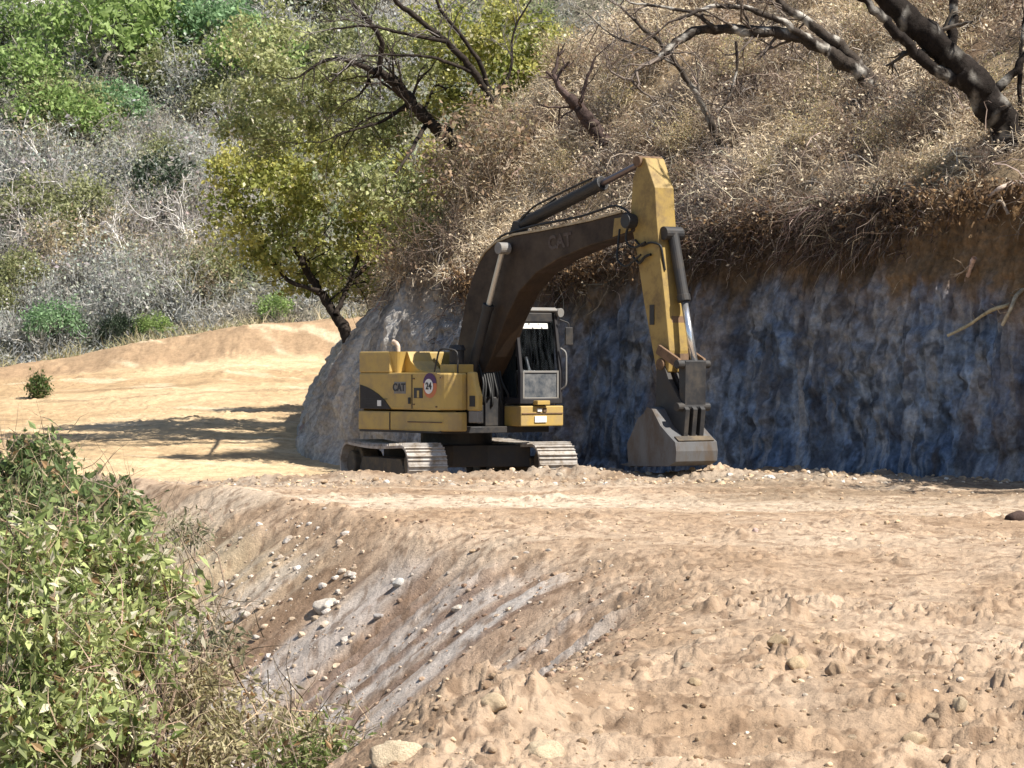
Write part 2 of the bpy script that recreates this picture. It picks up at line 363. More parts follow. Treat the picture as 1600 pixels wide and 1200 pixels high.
def leaf_quads(P, rng, size, asp=.5, col=None, droop=0, svar=.4, up=.0):
    """kite shaped leaves, one per point"""
    n = len(P); d = unit(rng.normal(size=(n, 3)) + np.array([0, 0, -droop])); w = rng.normal(size=(n, 3)) + np.array([0, 0, up])
    sdv = unit(np.cross(d, w)); s = size * (1 + svar * rng.uniform(-1, 1, (n, 1)))
    nrm = np.cross(sdv, d)
    a = P; b = P + d * s * .45 + sdv * s * asp * .5 + nrm * s * .08; c = P + d * s; e = P + d * s * .45 - sdv * s * asp * .5 + nrm * s * .08
    V = np.stack([a, b, c, e], 1).reshape(-1, 3); Fq = np.arange(4 * n).reshape(n, 4)
    C = np.repeat(col, 4, axis=0)
    return V, Fq, C

def strands(P, D0, rng, length, width, col, curl=.6, sag=.0, seg=3, lvar=.5):
    """thin curved ribbons from P along D0"""
    n = len(P); Ln = length * (1 + lvar * rng.uniform(-1, 1, (n, 1))); d = unit(D0); pts = [P]; ax = unit(np.cross(d, rng.normal(size=(n, 3))))
    for k in range(seg):
        d = unit(d + curl * rng.normal(size=(n, 3)) * .5 + np.array([0, 0, -sag]) * (k + 1) / seg)
        pts.append(pts[-1] + d * Ln / seg)
    V = []
    for k, p in enumerate(pts):
        w = width * (1 - .8 * k / seg); V += [p - ax * w / 2, p + ax * w / 2]
    V = np.stack(V, 1).reshape(-1, 3)
    b = np.arange(n)[:, None] * (2 * (seg + 1))
    Fq = np.concatenate([b + np.array([2 * k, 2 * k + 1, 2 * k + 3, 2 * k + 2]) for k in range(seg)], 0)
    return V, Fq, np.repeat(col, 2 * (seg + 1), axis=0)

def tube(path, rad, ns=7, col=(.1, .08, .06), rng=None, knob=0):
    path = np.asarray(path, float); n = len(path); t = unit(np.gradient(path, axis=0))
    ref = np.array([0.3, 1, 0.2]); a = unit(np.cross(t, ref)); b = np.cross(t, a)
    ph = np.linspace(0, 2 * np.pi, ns, endpoint=False)
    r = np.asarray(rad, float)[:, None]
    if knob and rng is not None: r = r * (1 + knob * rng.uniform(-1, 1, (n, ns)))
    V = path[:, None, :] + (a[:, None, :] * np.cos(ph)[None, :, None] + b[:, None, :] * np.sin(ph)[None, :, None]) * r[..., None]
    i = np.arange(n - 1)[:, None] * ns + np.arange(ns)[None, :]; j = np.arange(n - 1)[:, None] * ns + (np.arange(ns)[None, :] + 1) % ns
    Fq = np.stack([i, j, j + ns, i + ns], -1).reshape(-1, 4)
    C = np.tile(np.asarray(col), (n * ns, 1))
    return V.reshape(-1, 3), Fq, C

class Soup:
    def __init__(s): s.V = []; s.F = []; s.C = []; s.n = 0
    def add(s, vfc):
        V, Fq, C = vfc; s.V.append(V); s.F.append(Fq + s.n); s.C.append(C); s.n += len(V)
    def mesh(s, name, smooth=True): return np_mesh(name, np.concatenate(s.V), np.concatenate(s.F), np.concatenate(s.C), smooth)

def wig(p0, p1, rng, amp, n=6):
    t = np.linspace(0, 1, n)[:, None]; P = p0 * (1 - t) + p1 * t
    P[1:-1] += rng.normal(size=(n - 2, 3)) * amp * np.linalg.norm(p1 - p0)
    return P

def spline(P, n):
    P = np.asarray(P, float); t = np.concatenate([[0], np.cumsum(np.linalg.norm(np.diff(P, axis=0), axis=1))]); u = np.linspace(0, t[-1], n)
    Q = np.stack([np.interp(u, t, P[:, k]) for k in range(3)], -1)
    for _ in range(2): Q[1:-1] = (Q[:-2] + 2 * Q[1:-1] + Q[2:]) / 4
    return Q

def grow(sp, rng, p, d, L, r, depth, col, tips, spread=.7, up=.1, ns=5, kids=(2, 4), knob=.1):
    d = unit(d); n = 5; P = [p]; dd = d
    for k in range(n - 1):
        dd = unit(dd + rng.normal(size=3) * .22 + np.array([0, 0, up]) * .3); P.append(P[-1] + dd * L / (n - 1))
    P = np.array(P); rad = np.linspace(r, r * .5, n); cc = np.asarray(col) * rng.uniform(.75, 1.3)
    sp.add(tube(P, rad, ns, cc, rng, knob))
    if depth == 0: tips.append(P[-1]); tips.append(P[-2]); return
    for k in range(rng.integers(*kids)):
        i = rng.integers(2, n); nd = unit(dd + rng.normal(size=3) * spread)
        grow(sp, rng, P[i], nd, L * rng.uniform(.5, .8), r * .55, depth - 1, col, tips, spread, up, max(3, ns - 1), kids, knob)

def colvar(rng, base, n, var=.25, hue=.08):
    return np.clip(np.asarray(base) * (1 + var * rng.uniform(-1, 1, (n, 1))) * (1 + hue * rng.uniform(-1, 1, (n, 3))), 0, 1)

def clumped(rng, centers, per, sig):
    C = np.repeat(centers, per, axis=0); return C + rng.normal(size=C.shape) * np.asarray(sig)

# ---- dry grass, brush and scrub (stuff) -----------------------------------
def dry_brush():
    rng = np.random.default_rng(5); sp = Soup()
    n = 17000; px = rng.uniform(-6, 15, n); py = rng.uniform(48, 82, n)
    z, q = hill_z(px, py); keep = (q > -.05) & (np.abs(px) < .2 * py + 1); P = np.stack([px, py, z - .03], -1)[keep]
    tone = 1.6 * fbm(P[:, 0] * .6, P[:, 1] * .5, 301, 4); dens = fbm(P[:, 0] * 1.3 + 5, P[:, 1] * 1.2, 307, 3)
    keep = dens + rng.uniform(-.35, .35, len(P)) > -.12; P = P[keep]; tone = tone[keep]
    per = 26; C = np.repeat(P, per, 0) + rng.normal(size=(len(P) * per, 3)) * [.22, .22, .02]
    C[:, 2] = hz1(C[:, 0], C[:, 1]) - .02; q = hill_z(C[:, 0], C[:, 1])[1]
    tn = np.repeat(tone, per) + rng.uniform(-.35, .35, len(C))
    col = mix3((.26, .20, .165), (.80, .68, .49), sstep(-.65, .12, tn)); col = mix3(col, (.62, .57, .52), (rng.uniform(size=len(C)) > .85) * .8)
    col *= rng.uniform(.7, 1.25, (len(C), 1))
    D0 = rng.normal(size=(len(C), 3)) * [.8, .8, .4] + [-.25, -.3, .9]
    k = q > -.08
    hh = np.repeat(sstep(-.6, .5, fbm(P[:, 0] * .9 + 3, P[:, 1] * .8, 303, 3)), per)[:, None]
    sp.add(strands(C[k], D0[k] * (.55 + hh[k]), rng, (.16 + .34 * hh)[k], .02, col[k], curl=.65, sag=.55, seg=3, lvar=.7))
    # tangled dead vines lying over it
    n = 2200; i = rng.integers(0, len(P), n); C = P[i] + rng.normal(size=(n, 3)) * [.3, .3, .1] + [0, 0, .15]
    sp.add(strands(C, rng.normal(size=(n, 3)) + [-.3, -.2, .2], rng, 1.1, .024, colvar(rng, (.42, .35, .28), n, .6), curl=1.0, sag=.25, seg=6))
    # dead leaves caught in it
    n = 90000; i = rng.integers(0, len(P), n); C = P[i] + rng.normal(size=(n, 3)) * [.3, .3, .12] + [0, 0, .12]
    sp.add(leaf_quads(C, rng, .075, .55, mix3((.32, .24, .18), (.80, .69, .51), rng.uniform(0, 1, n))))
    link('dry_grass', sp.mesh('dry_grass', False), M_grass, kind='stuff')
    # brush and roots that hang over the lip of the cut
    sp = Soup(); st, par, bx, by, nx, ny, T, L = BANK
    ok = np.where((par > 1.0) & (par < 7.6))[0]
    n = 34000; i = rng.choice(ok, n); cl = fbm(st[i] * .9, st[i] * 0, 311, 4)
    i = i[(cl + rng.uniform(-.45, .45, n) > -.02) & ((par[i] < 5.4) | (rng.uniform(size=n) < .12))]; n = len(i)
    off = L[i] + rng.uniform(-.15, .25, n); P = np.stack([bx[i] + nx[i] * off, by[i] + ny[i] * off, T[i] + rng.uniform(-.75, .3, n)], -1)
    D0 = np.stack([-nx[i], -ny[i], 0 * nx[i]], -1) * rng.uniform(.3, 1.3, (n, 1)) + rng.normal(size=(n, 3)) * .9 + [-.4, 0, .1]
    k = (par[i] > 4.6) & (rng.uniform(size=n) < .6); P[k, 2] -= rng.uniform(0, 1.5, k.sum()) * sstep(4.6, 5.6, par[i][k]); P[k, :2] -= np.stack([nx[i], ny[i]], -1)[k] * .12
    col = colvar(rng, (.12, .088, .07), n, .6, .1); pale = rng.uniform(size=n) > .80; col[pale] = colvar(rng, (.40, .33, .26), pale.sum(), .4)
    ln = .28 + .85 * sstep(-.5, .6, fbm(st[i] * 1.7, P[:, 2] * 1.5, 315, 3))[:, None] * rng.uniform(.3, 1, (n, 1))
    sp.add(strands(P, D0, rng, ln, .02, col, curl=.9, sag=.7, seg=5))
    n = 30000; i = rng.choice(ok, n); i = i[par[i] < 5.6]; n = len(i); off = L[i] + rng.uniform(-.35, .5, n)
    P = np.stack([bx[i] + nx[i] * off, by[i] + ny[i] * off, T[i] + rng.normal(size=n) * .22 - .05], -1)
    keep = fbm(st[i] * 1.1, P[:, 2] * 1.2, 317, 3) > -.15
    sp.add(leaf_quads(P[keep], rng, .10, .5, mix3((.10, .07, .05), (.36, .23, .12), rng.uniform(0, 1, keep.sum()) ** 2), droop=.6))
    link('hanging_brush', sp.mesh('hanging_brush', False), M_grass, kind='stuff')
dry_brush()

def far_scrub():
    rng = np.random.default_rng(8); sp = Soup()
    n = 7800; x = rng.uniform(-36, 6, n); y = rng.uniform(106.5, 156, n); P = np.stack([x, y, far_z(x, y)], -1)
    tone = fbm(x * .25, y * .2, 331, 3)
    per = 34; R = rng.uniform(.25, .8, n)
    C = np.repeat(P, per, 0); q = unit(rng.normal(size=C.shape)) * rng.uniform(.3, 1, (len(C), 1)) ** .5
    C = C + q * np.repeat(R, per)[:, None] * [1, 1, .8] + np.stack([0 * q[:, 0], 0 * q[:, 0], np.repeat(R * .6, per)], -1)
    tt = np.repeat(tone, per)
    col = mix3((.34, .345, .335), (.24, .28, .15), sstep(.0, .3, tt)); col = mix3(col, (.46, .40, .31), sstep(-.15, -.45, tt) * .8)
    col = col * np.repeat(rng.uniform(.7, 1.2, (n, 1)), per, 0) * rng.uniform(.75, 1.25, (len(C), 1))
    tw = rng.uniform(size=len(C)) < .5
    sp.add(strands(C[tw], q[tw] + [0, 0, .5], rng, .5, .034, col[tw] * 1.15, curl=.8, sag=0, seg=3))
    sp.add(leaf_quads(C[~tw], rng, .15, .6, col[~tw]))
    n = 3600; x = rng.uniform(-19, 0, n); y = rng.uniform(100.6, 104, n); P = np.stack([x, y, gz1(x, y)], -1); k = fbm(x * .9, y * .9, 335, 3) > -.05; P = P[k]; n = len(P)
    sp.add(strands(P, rng.normal(size=(n, 3)) * [.6, .6, .3] + [0, 0, 1], rng, .45, .035, mix3((.26, .27, .13), (.50, .43, .30), rng.uniform(size=n)), curl=.6, sag=.2, seg=2))
    link('scrub', sp.mesh('scrub', False), M_grass, kind='stuff')
far_scrub()

# ------------------------------------------------------------------ excavator
Y_PAINT = mat_worn('yellow paint', (.46, .31, .085), (.31, .225, .12), .7, 2.2, .45)
Y_BOOM = mat_worn('shaded dirty boom paint', (.05, .027, .011), (.013, .010, .009), .9, 1.6, .6, lo=.35, hi=.7)  # yellow paint darkened to near black, boom shade put into its colour with dirt
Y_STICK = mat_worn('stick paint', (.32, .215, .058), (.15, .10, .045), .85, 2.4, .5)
K_STEEL = mat_worn('black steel', (.018, .018, .02), (.07, .055, .04), .6, 3, .55)
K_PANEL = mat_worn('black panel', (.014, .013, .016), (.04, .033, .03), .4, 3, .6)
RUSTY = mat_worn('rusty steel', (.17, .10, .055), (.05, .035, .025), .8, 3, .7)
SHOE = mat_worn('dusty shoe steel', (.40, .37, .34), (.20, .15, .10), .9, 5, .65)
UNDER = mat_worn('muddy undercarriage', (.06, .05, .04), (.20, .15, .09), .6, 4, .8)
WORN = mat_worn('worn bucket steel', (.11, .112, .118), (.095, .07, .05), .9, 3.0, .6, metal=.3, streak=3)
CHROME = mat_plain('chrome rod', (.75, .76, .78), .22, .85)
RUBBER = mat_plain('hose rubber', (.012, .012, .012), .55)
GREYP = mat_worn('grey plastic', (.20, .195, .19), (.2, .17, .13), .6, 6, .6)
WHITE = mat_worn('white paint', (.78, .78, .76), (.45, .40, .33), .4, 8, .6)
REDP = mat_worn('red decal', (.55, .16, .07), (.4, .25, .12), .6, 6, .6)
PURPLE = mat_plain('purple decal', (.07, .02, .10), .5)
INK = mat_plain('decal ink', (.03, .03, .035), .5)
FADED = mat_worn('faded decal', (.085, .065, .055), (.05, .03, .02), .8, 9, .7)
def glass_mat():
    m, t, b, L = nodes('dusty glass')
    b.inputs['Base Color'].default_value = (.9, .95, 1, 1); b.inputs['Roughness'].default_value = .06; b.inputs['Transmission Weight'].default_value = 1; b.inputs['IOR'].default_value = 1.12
    d = t.nodes.new('ShaderNodeBsdfDiffuse'); d.inputs[0].default_value = (.16, .18, .2, 1)
    n = t.nodes.new('ShaderNodeTexNoise'); n.inputs['Scale'].default_value = 5; n.inputs['Detail'].default_value = 5
    tc = t.nodes.new('ShaderNodeTexCoord'); mp = t.nodes.new('ShaderNodeMapping'); mp.inputs['Scale'].default_value = (1, 3, .6); L.new(tc.outputs['Object'], mp.inputs[0]); L.new(mp.outputs[0], n.inputs['Vector'])
    r = t.nodes.new('ShaderNodeMapRange'); r.inputs[1].default_value = .4; r.inputs[2].default_value = .75; r.inputs[3].default_value = .0; r.inputs[4].default_value = .07; L.new(n.outputs['Fac'], r.inputs[0])
    mx = t.nodes.new('ShaderNodeMixShader'); L.new(r.outputs[0], mx.inputs[0]); L.new(b.outputs[0], mx.inputs[1]); L.new(d.outputs[0], mx.inputs[2]); L.new(mx.outputs[0], t.nodes['Material Output'].inputs[0])
    return m
GLASS = glass_mat()
DUSTGLASS = mat_worn('dusty lower glass', (.05, .06, .075), (.19, .19, .19), .85, 4, .3, lo=.38, hi=.62)

class MB:
    def __init__(s): s.v = []; s.f = []
    def add(s, V, Fs):
        n = len(s.v); s.v += [tuple(map(float, p)) for p in V]; s.f += [[n + i for i in q] for q in Fs]; return s
    def box(s, x0, x1, y0, y1, z0, z1):
        return s.add([(x0, y0, z0), (x1, y0, z0), (x1, y1, z0), (x0, y1, z0), (x0, y0, z1), (x1, y0, z1), (x1, y1, z1), (x0, y1, z1)],
                     [(3, 2, 1, 0), (4, 5, 6, 7), (0, 1, 5, 4), (1, 2, 6, 5), (2, 3, 7, 6), (3, 0, 4, 7)])
    def prism(s, prof, y0, y1):                        # profile in x,z, extruded along y
        n = len(prof); V = [(x, y0, z) for x, z in prof] + [(x, y1, z) for x, z in prof]
        return s.add(V, [list(range(n)), list(range(2 * n - 1, n - 1, -1))] + [(i, i + n, (i + 1) % n + n, (i + 1) % n) for i in range(n)])
    def slab(s, plan, z0, z1):                         # plan outline in x,y, extruded up
        n = len(plan); V = [(x, y, z0) for x, y in plan] + [(x, y, z1) for x, y in plan]
        return s.add(V, [list(range(n - 1, -1, -1)), list(range(n, 2 * n))] + [(i, (i + 1) % n, (i + 1) % n + n, i + n) for i in range(n)])
    def rod(s, p, q, r, r2=None, n=14):
        p, q = Vector(p), Vector(q); a = (q - p).normalized(); u = a.orthogonal().normalized(); w = a.cross(u); r2 = r if r2 is None else r2
        V = [p + (u * math.cos(t) + w * math.sin(t)) * r for t in [2 * math.pi * k / n for k in range(n)]] + [q + (u * math.cos(t) + w * math.sin(t)) * r2 for t in [2 * math.pi * k / n for k in range(n)]]
        return s.add(V, [list(range(n - 1, -1, -1)), list(range(n, 2 * n))] + [(i, (i + 1) % n, (i + 1) % n + n, i + n) for i in range(n)])
    def hose(s, pts, r, n=7):
        P = spline(np.array(pts, float), max(8, 5 * len(pts)))
        V, Fq, C = tube(P, np.full(len(P), r), n); return s.add(V, Fq.tolist())
    def build(s, name, mat, parent, bev=.012, rot=0.0, smooth=False, label=None):
        me = bpy.data.meshes.new(name); me.from_pydata(s.v, [], s.f)
        if rot: me.transform(Matrix.Rotation(rot, 4, 'Z'))
        bm = bmesh.new(); bm.from_mesh(me); bmesh.ops.recalc_face_normals(bm, faces=bm.faces); bm.to_mesh(me); bm.free()
        me.polygons.foreach_set('use_smooth', [smooth] * len(me.polygons)); me.update()
        o = link(name, me, mat, parent)
        if bev:
            b = o.modifiers.new('edge', 'BEVEL'); b.width = bev; b.segments = 2; b.limit_method = 'ANGLE'; b.angle_limit = math.radians(35)
        if label: o['label'] = label
        return o

def arc(cx, cy, r, a0, a1, n): return [(cx + r * math.cos(math.radians(a0 + (a1 - a0) * k / n)), cy + r * math.sin(math.radians(a0 + (a1 - a0) * k / n))) for k in range(n + 1)]

def text_mesh(txt, size, depth=.004, bold=0.0):
    cu = bpy.data.curves.new('lettering', 'FONT'); cu.body = txt; cu.size = size; cu.extrude = depth; cu.offset = bold; cu.align_x = 'CENTER'; cu.align_y = 'CENTER'
    o = bpy.data.objects.new('tmp', cu); COL.objects.link(o); dg = bpy.context.evaluated_depsgraph_get(); dg.update()
    me = bpy.data.meshes.new_from_object(o.evaluated_get(dg)); bpy.data.objects.remove(o); return me

def side_text(txt, size, x, y, z, mat, parent, rot=0.0, bold=0.0, name='lettering'):
    """lettering on the machine's right hand face (facing -y)"""
    me = text_mesh(txt, size, .004, bold); me.transform(Matrix.Translation((x, y, z)) @ Matrix.Rotation(-rot, 4, 'Y') @ Matrix.Rotation(math.radians(90), 4, 'X'))
    return link(name, me, mat, parent)

def build_excavator():
    E = thing('excavator', 'yellow tracked excavator with dark arched boom parked at the foot of the cut bank', 'excavator', (-1.06, 60.0, -.35), math.atan2(-.788, .616))
    R = math.radians(-16)                                               # the tracks are slewed against the house
    # ---- undercarriage
    for sy in (-1.3, 1.3):
        outer = []; inner = []; Rr = .42; cz = .45; hx = 1.52
        path = []
        Ltot = 4 * hx + 2 * math.pi * Rr; N = 48
        def pos(s):
            s %= Ltot
            if s < 2 * hx: return (-hx + s, cz + Rr), (0, 1)
            s -= 2 * hx
            if s < math.pi * Rr: a = math.pi / 2 - s / Rr; return (hx + Rr * math.cos(a), cz + Rr * math.sin(a)), (math.cos(a), math.sin(a))
            s -= math.pi * Rr
            if s < 2 * hx: return (hx - s, cz - Rr), (0, -1)
            s -= 2 * hx; a = -math.pi / 2 - s / Rr; return (-hx + Rr * math.cos(a), cz + Rr * math.sin(a)), (math.cos(a), math.sin(a))
        pr = []
        for k in range(N):
            s0 = k * Ltot / N; p = Ltot / N
            for f, h in ((.0, -.012), (.03, 0), (.10, .0), (.12, .045), (.20, .045), (.22, 0), (.50, 0), (.52, .03), (.58, .03), (.60, 0), (.97, 0)):
                (x, z), (nx, nz) = pos(s0 + f * p); sag = .05 * math.cos(min(1, abs(x) / hx) * math.pi / 2) if nz > .9 else 0
                pr.append(((x + nx * h, z + nz * h - sag), (x - nx * .05, z - nz * .05 - sag)))
        n = len(pr); m = MB(); y0, y1 = sy - .38, sy + .38
        V = []
        for (o, i) in pr: V += [(o[0], y0, o[1]), (o[0], y1, o[1]), (i[0], y1, i[1]), (i[0], y0, i[1])]
        Fs = []
        for k in range(n):
            a, b = 4 * k, 4 * ((k + 1) % n)
            for q in range(4): Fs.append((a + q, a + (q + 1) % 4, b + (q + 1) % 4, b + q))
        T = m.add(V, Fs).build('track', SHOE, E, 0, R)
        f = MB().prism([(-1.2, .28), (1.2, .28), (1.25, .4), (1.05, .6), (-1.05, .6), (-1.25, .4)], sy - .22, sy + .22); f.build('track_frame', UNDER, T, .02, R)
        for x in np.linspace(-1.1, 1.1, 7): MB().rod((x, sy - .25, .2), (x, sy + .25, .2), .11, n=16).build('roller', UNDER, T, .02, R)
        MB().rod((1.52, sy - .2, cz), (1.52, sy + .2, cz), .36, n=24).rod((1.52, sy - .26, cz), (1.52, sy + .26, cz), .15).build('idler', UNDER, T, .03, R)
        MB().rod((-1.52, sy - .17, cz), (-1.52, sy + .17, cz), .36, n=24).rod((-1.52, sy - .30, cz), (-1.52, sy + .30, cz), .25, n=20).build('sprocket', UNDER, T, .03, R)
    MB().slab([(-.75, -1.1), (-.4, -.6), (.4, -.6), (.75, -1.1), (1.05, -1.1), (.75, -.35), (.75, .35), (1.05, 1.1), (.75, 1.1), (.4, .6), (-.4, .6), (-.75, 1.1), (-1.05, 1.1), (-.75, .35), (-.75, -.35), (-1.05, -1.1)], .42, .84).build('undercarriage_frame', K_STEEL, E, .02, R)
    MB().rod((0, 0, .84), (0, 0, 1.1), .68, n=36).build('slew_ring', K_STEEL, E, .01)
    # ---- house
    tail = [(-x, y) for x, y in arc(0, 0, 1.86, 48, -48, 18)]            # compact rounded tail, from +y to -y side
    deck = tail + [(1.35, -1.38), (1.5, -.5), (1.45, 1.1), (-.9, 1.38)]
    MB().slab(deck, 1.08, 1.2).build('deck', K_STEEL, E, .01)
    side_plan = [(-.9, .9)] + tail[6:] + [(-1.2, -1.385)] + [(-.25, -1.385), (1.24, -1.385)] + arc(1.24, -1.025, .36, -90, -8, 6) + [(1.58, -.93), (.7, -.90), (.7, -.5), (-.2, -.45), (-.2, .9)]
    lower = MB().slab([(x * 1.005, y * 1.012) for x, y in side_plan], 1.12, 1.475).build('skirt', Y_PAINT, E, .03)
    body = MB().slab(side_plan, 1.51, 2.2).build('side_cover', Y_PAINT, E, .035)
    MB().box(-.235, -.205, -1.408, -1.38, 1.13, 1.46).build('panel_gap', K_PANEL, lower, 0)
    MB().box(.35, 1.42, -1.413, -1.395, 1.275, 1.295).build('groove', RUSTY, lower, 0)
    # raised engine hood at the tail, its notched front with a tapered fairing
    hood_plan = [(-.9, .75)] + tail[6:] + [(-1.2, -1.38), (-.27, -1.38), (-.27, .75)]
    hood = MB().slab(hood_plan, 2.2, 2.6).build('engine_hood', Y_PAINT, E, .03)
    MB().prism([(-.27, 2.2), (.55, 2.2), (.15, 2.27), (-.08, 2.42), (-.18, 2.6), (-.27, 2.6)], -1.02, -.5).build('fairing', Y_PAINT, hood, .01)
    MB().rod((-.26, -1.2, 2.2), (-.26, -1.2, 2.6), .07, .17, n=18).build('fairing', Y_PAINT, hood, 0)
    MB().box(-.268, -.262, -.78, -.72, 2.46, 2.53).build('latch', K_PANEL, hood, 0)
    ex = MB().hose([(-.35, -1.12, 2.58), (-.35, -1.12, 2.70), (-.39, -1.13, 2.76), (-.47, -1.15, 2.79)], .045, 10).build('exhaust_pipe', mat_worn('exhaust steel', (.55, .45, .36), (.25, .13, .07), .8, 6, .6), hood, 0, smooth=True)
    # black louvre panel that sweeps up to the tail, on a thin curved sheet following the cover
    sw = MB(); pl = [(-.2, -1.392), (-.4, -1.392), (-.6, -1.392), (-.8, -1.392), (-1.0, -1.392), (-1.2, -1.392)] + [(x * 1.006, y * 1.006) for x, y in tail[::-1][1:10]]
    tp = [1.52, 1.68, 1.79, 1.87, 1.93, 1.97] + [1.98] * 9
    V = [];
    for (x, y), z in zip(pl, tp): V += [(x, y, 1.515), (x, y, z)]
    sw.add(V, [(2 * k, 2 * k + 2, 2 * k + 3, 2 * k + 1) for k in range(len(pl) - 1)])
    o = sw.build('vent_panel', K_PANEL, body, 0); sm = o.modifiers.new('thick', 'SOLIDIFY'); sm.thickness = .012; sm.offset = 0
    MB().box(-.62, -.50, -1.41, -1.40, 1.57, 1.68).build('sticker', WHITE, body, 0)
    for k in range(6): MB().box(-1.05 + .02 * k, -.62 + .06 * (5 - k), -1.402, -1.388, 1.70 - .03 * k + .0, 1.708 - .03 * k).build('louvre', INK, body, 0)
    for x in (.44, .47): MB().box(x, x + .008, -1.391, -1.384, 1.53, 2.17).build('door_seam', INK, body, 0)
    MB().box(.36, .42, -1.41, -1.385, 1.62, 1.74).build('door_handle', K_STEEL, body, .004)
    for x, z in ((.50, 2.08), (.50, 1.6), (1.34, 2.1), (1.2, 1.56)): MB().box(x, x + .05, -1.40, -1.384, z, z + .025).build('hinge', RUSTY, body, .002)
    # decals
    MB().box(-.10, .27, -1.392, -1.387, 1.81, 2.03).build('logo_plate', GREYP, body, 0)
    side_text('CAT', .20, .06, -1.396, 1.92, INK, body, bold=.006, name='logo_lettering')
    MB().box(.53, .80, -1.394, -1.387, 1.73, 1.92).build('warning_plate', INK, body, 0); MB().box(.635, .70, -1.399, -1.394, 1.74, 1.87).build('warning_symbol', Y_PAINT, body, 0)
    d = MB().add([(x, -1.390, z) for x, z in arc(1.03, 1.95, .215, 0, 350, 28)], [list(range(29))]).build('round_decal', REDP, body, 0)
    MB().add([(x, -1.394, z) for x, z in arc(1.03, 1.99, .21, 5, 175, 20)], [list(range(21))]).build('decal_band', PURPLE, d, 0)
    MB().add([(x, -1.398, z) for x, z in arc(1.00, 1.95, .14, 0, 350, 24)], [list(range(25))]).build('decal_disc', WHITE, d, 0)
    side_text('24', .18, 1.00, -1.403, 1.95, INK, d, bold=.004, name='decal_lettering')
    # front step box with tread
    tb = MB().prism([(1.62, 1.5), (1.96, 1.5), (1.96, 1.78), (1.86, 2.0), (1.80, 2.22), (1.62, 2.22)], -.985, -.86).build('step_box', Y_PAINT, E, .03)
    MB().box(1.72, 1.88, -.995, -.98, 1.58, 1.78).build('step_recess', INK, tb, 0)
    MB().box(1.66, 1.95, -.975, -.87, 1.28, 1.498).build('step', GREYP, tb, .02)
    MB().hose([(1.5, -1.1, 2.2), (1.5, -1.1, 2.62), (1.2, -1.3, 2.66), (1.05, -1.3, 2.22)], .018).build('handrail', K_STEEL, E, 0, smooth=True)
    ac = MB().box(.75, 1.2, -.95, -.5, 2.2, 2.36).build('cleaner_base', Y_PAINT, E, .015)
    MB().rod((.97, -.72, 2.36), (.97, -.72, 2.62), .14, n=20).rod((.97, -.72, 2.62), (.97, -.72, 2.72), .17, .13, n=20).build('air_cleaner', K_STEEL, E, .01)
    # counterweight behind
    MB().slab(tail[2:17], 1.2, 2.15).build('counterweight', Y_PAINT, E, .03)
    # hydraulic clutter between the house and the cab
    hb = MB().box(-.2, .9, -.45, .15, 1.2, 2.2).build('engine_bay', K_STEEL, E, .02)
    for (x, y, z, dx, dy, dz) in ((.75, -.45, 1.25, .5, .3, .35), (.95, -.3, 1.2, .35, .35, .55), (.92, .0, 1.2, .3, .2, .8)):
        MB().box(x, x + dx, y, y + dy, z, z + dz).build('valve_block', K_STEEL, E, .02)
    hr = np.random.default_rng(3)
    for k in range(9):
        y = -.42 + .075 * k; a = hr.uniform(-.1, .1)
        MB().hose([(.95, y, 1.4 + .07 * (k % 4)), (1.35 + a, y + .03, 1.55 + .1 * (k % 3)), (1.25, y * .7, 2.0), (1.0 + .3 * a, y * .6, 2.5 + .05 * k), (1.15, y * .5, 3.0)], .024).build('hose', RUBBER, E, 0, smooth=True)
    # ---- cab
    cab = MB()
    x0, x1, y0, y1, z0, z1 = 0.1, 1.62, .22, 1.16, 1.62, 3.36
    A = [(x0, z0), (x1 + .12, z0), (x1 + .12, 2.2), (x1 - .04, z1 - .08), (x1 - .12, z1), (x0 + .05, z1), (x0, z1 - .1)]
    t = .07
    for (pa, pb) in (((x0, z0), (x0, z1)), ((.78, z0), (.78, z1))):
        for y in (y0, y1): cab.box(pa[0], pa[0] + .09, y - .035, y + .035, z0, z1 - .02)
    for y in (y0, y1):
        cab.prism([(x1 + .04, z0), (x1 + .12, z0), (x1 + .12, 2.2), (x1 - .05, z1 - .04), (x1 - .13, z1 - .04), (x1 + .04, 2.2)], y - .035, y + .035)
        cab.box(x0, x1 + .1, y - .033, y + .033, z0, z0 + .12)
        cab.box(x0, x1 - .06, y - .033, y + .033, z1 - .12, z1 - .02)
    cab.box(x1 + .03, x1 + .115, y0, y1, z0, z0 + .1)
    cab.box(x0, x0 + .06, y0, y1, z0, z1 - .03)
    c = cab.build('cab', K_PANEL, E, .015)
    MB().prism([(x0 - .02, z1 - .02), (x1 - .03, z1 - .02), (x1 + .0, z1 + .02), (x1 - .1, z1 + .07), (x0 + .05, z1 + .08)], y0 - .05, y1 + .05).build('roof', GREYP, c, .02)
    fr = lambda z: x1 + .08 - .0 if z < 2.2 else x1 + .08 - .17 * (z - 2.2) / (z1 - 2.2)
    def pane(zz0, zz1, ya, yb, off=0.0):
        return MB().add([(fr(zz0) + off, ya, zz0), (fr(zz0) + off, yb, zz0), (fr(zz1) + off, yb, zz1), (fr(zz1) + off, ya, zz1), (fr(zz0) + off - .012, ya, zz0), (fr(zz0) + off - .012, yb, zz0), (fr(zz1) + off - .012, yb, zz1), (fr(zz1) + off - .012, ya, zz1)],
                        [(0, 1, 2, 3), (7, 6, 5, 4), (0, 4, 5, 1), (1, 5, 6, 2), (2, 6, 7, 3), (3, 7, 4, 0)])
    pane(2.24, 3.2, y0 + .04, y1 - .04).build('windscreen', GLASS, c, 0)
    pane(1.74, 2.2, y0 + .08, y1 - .08).build('lower_windscreen', DUSTGLASS, c, .0)
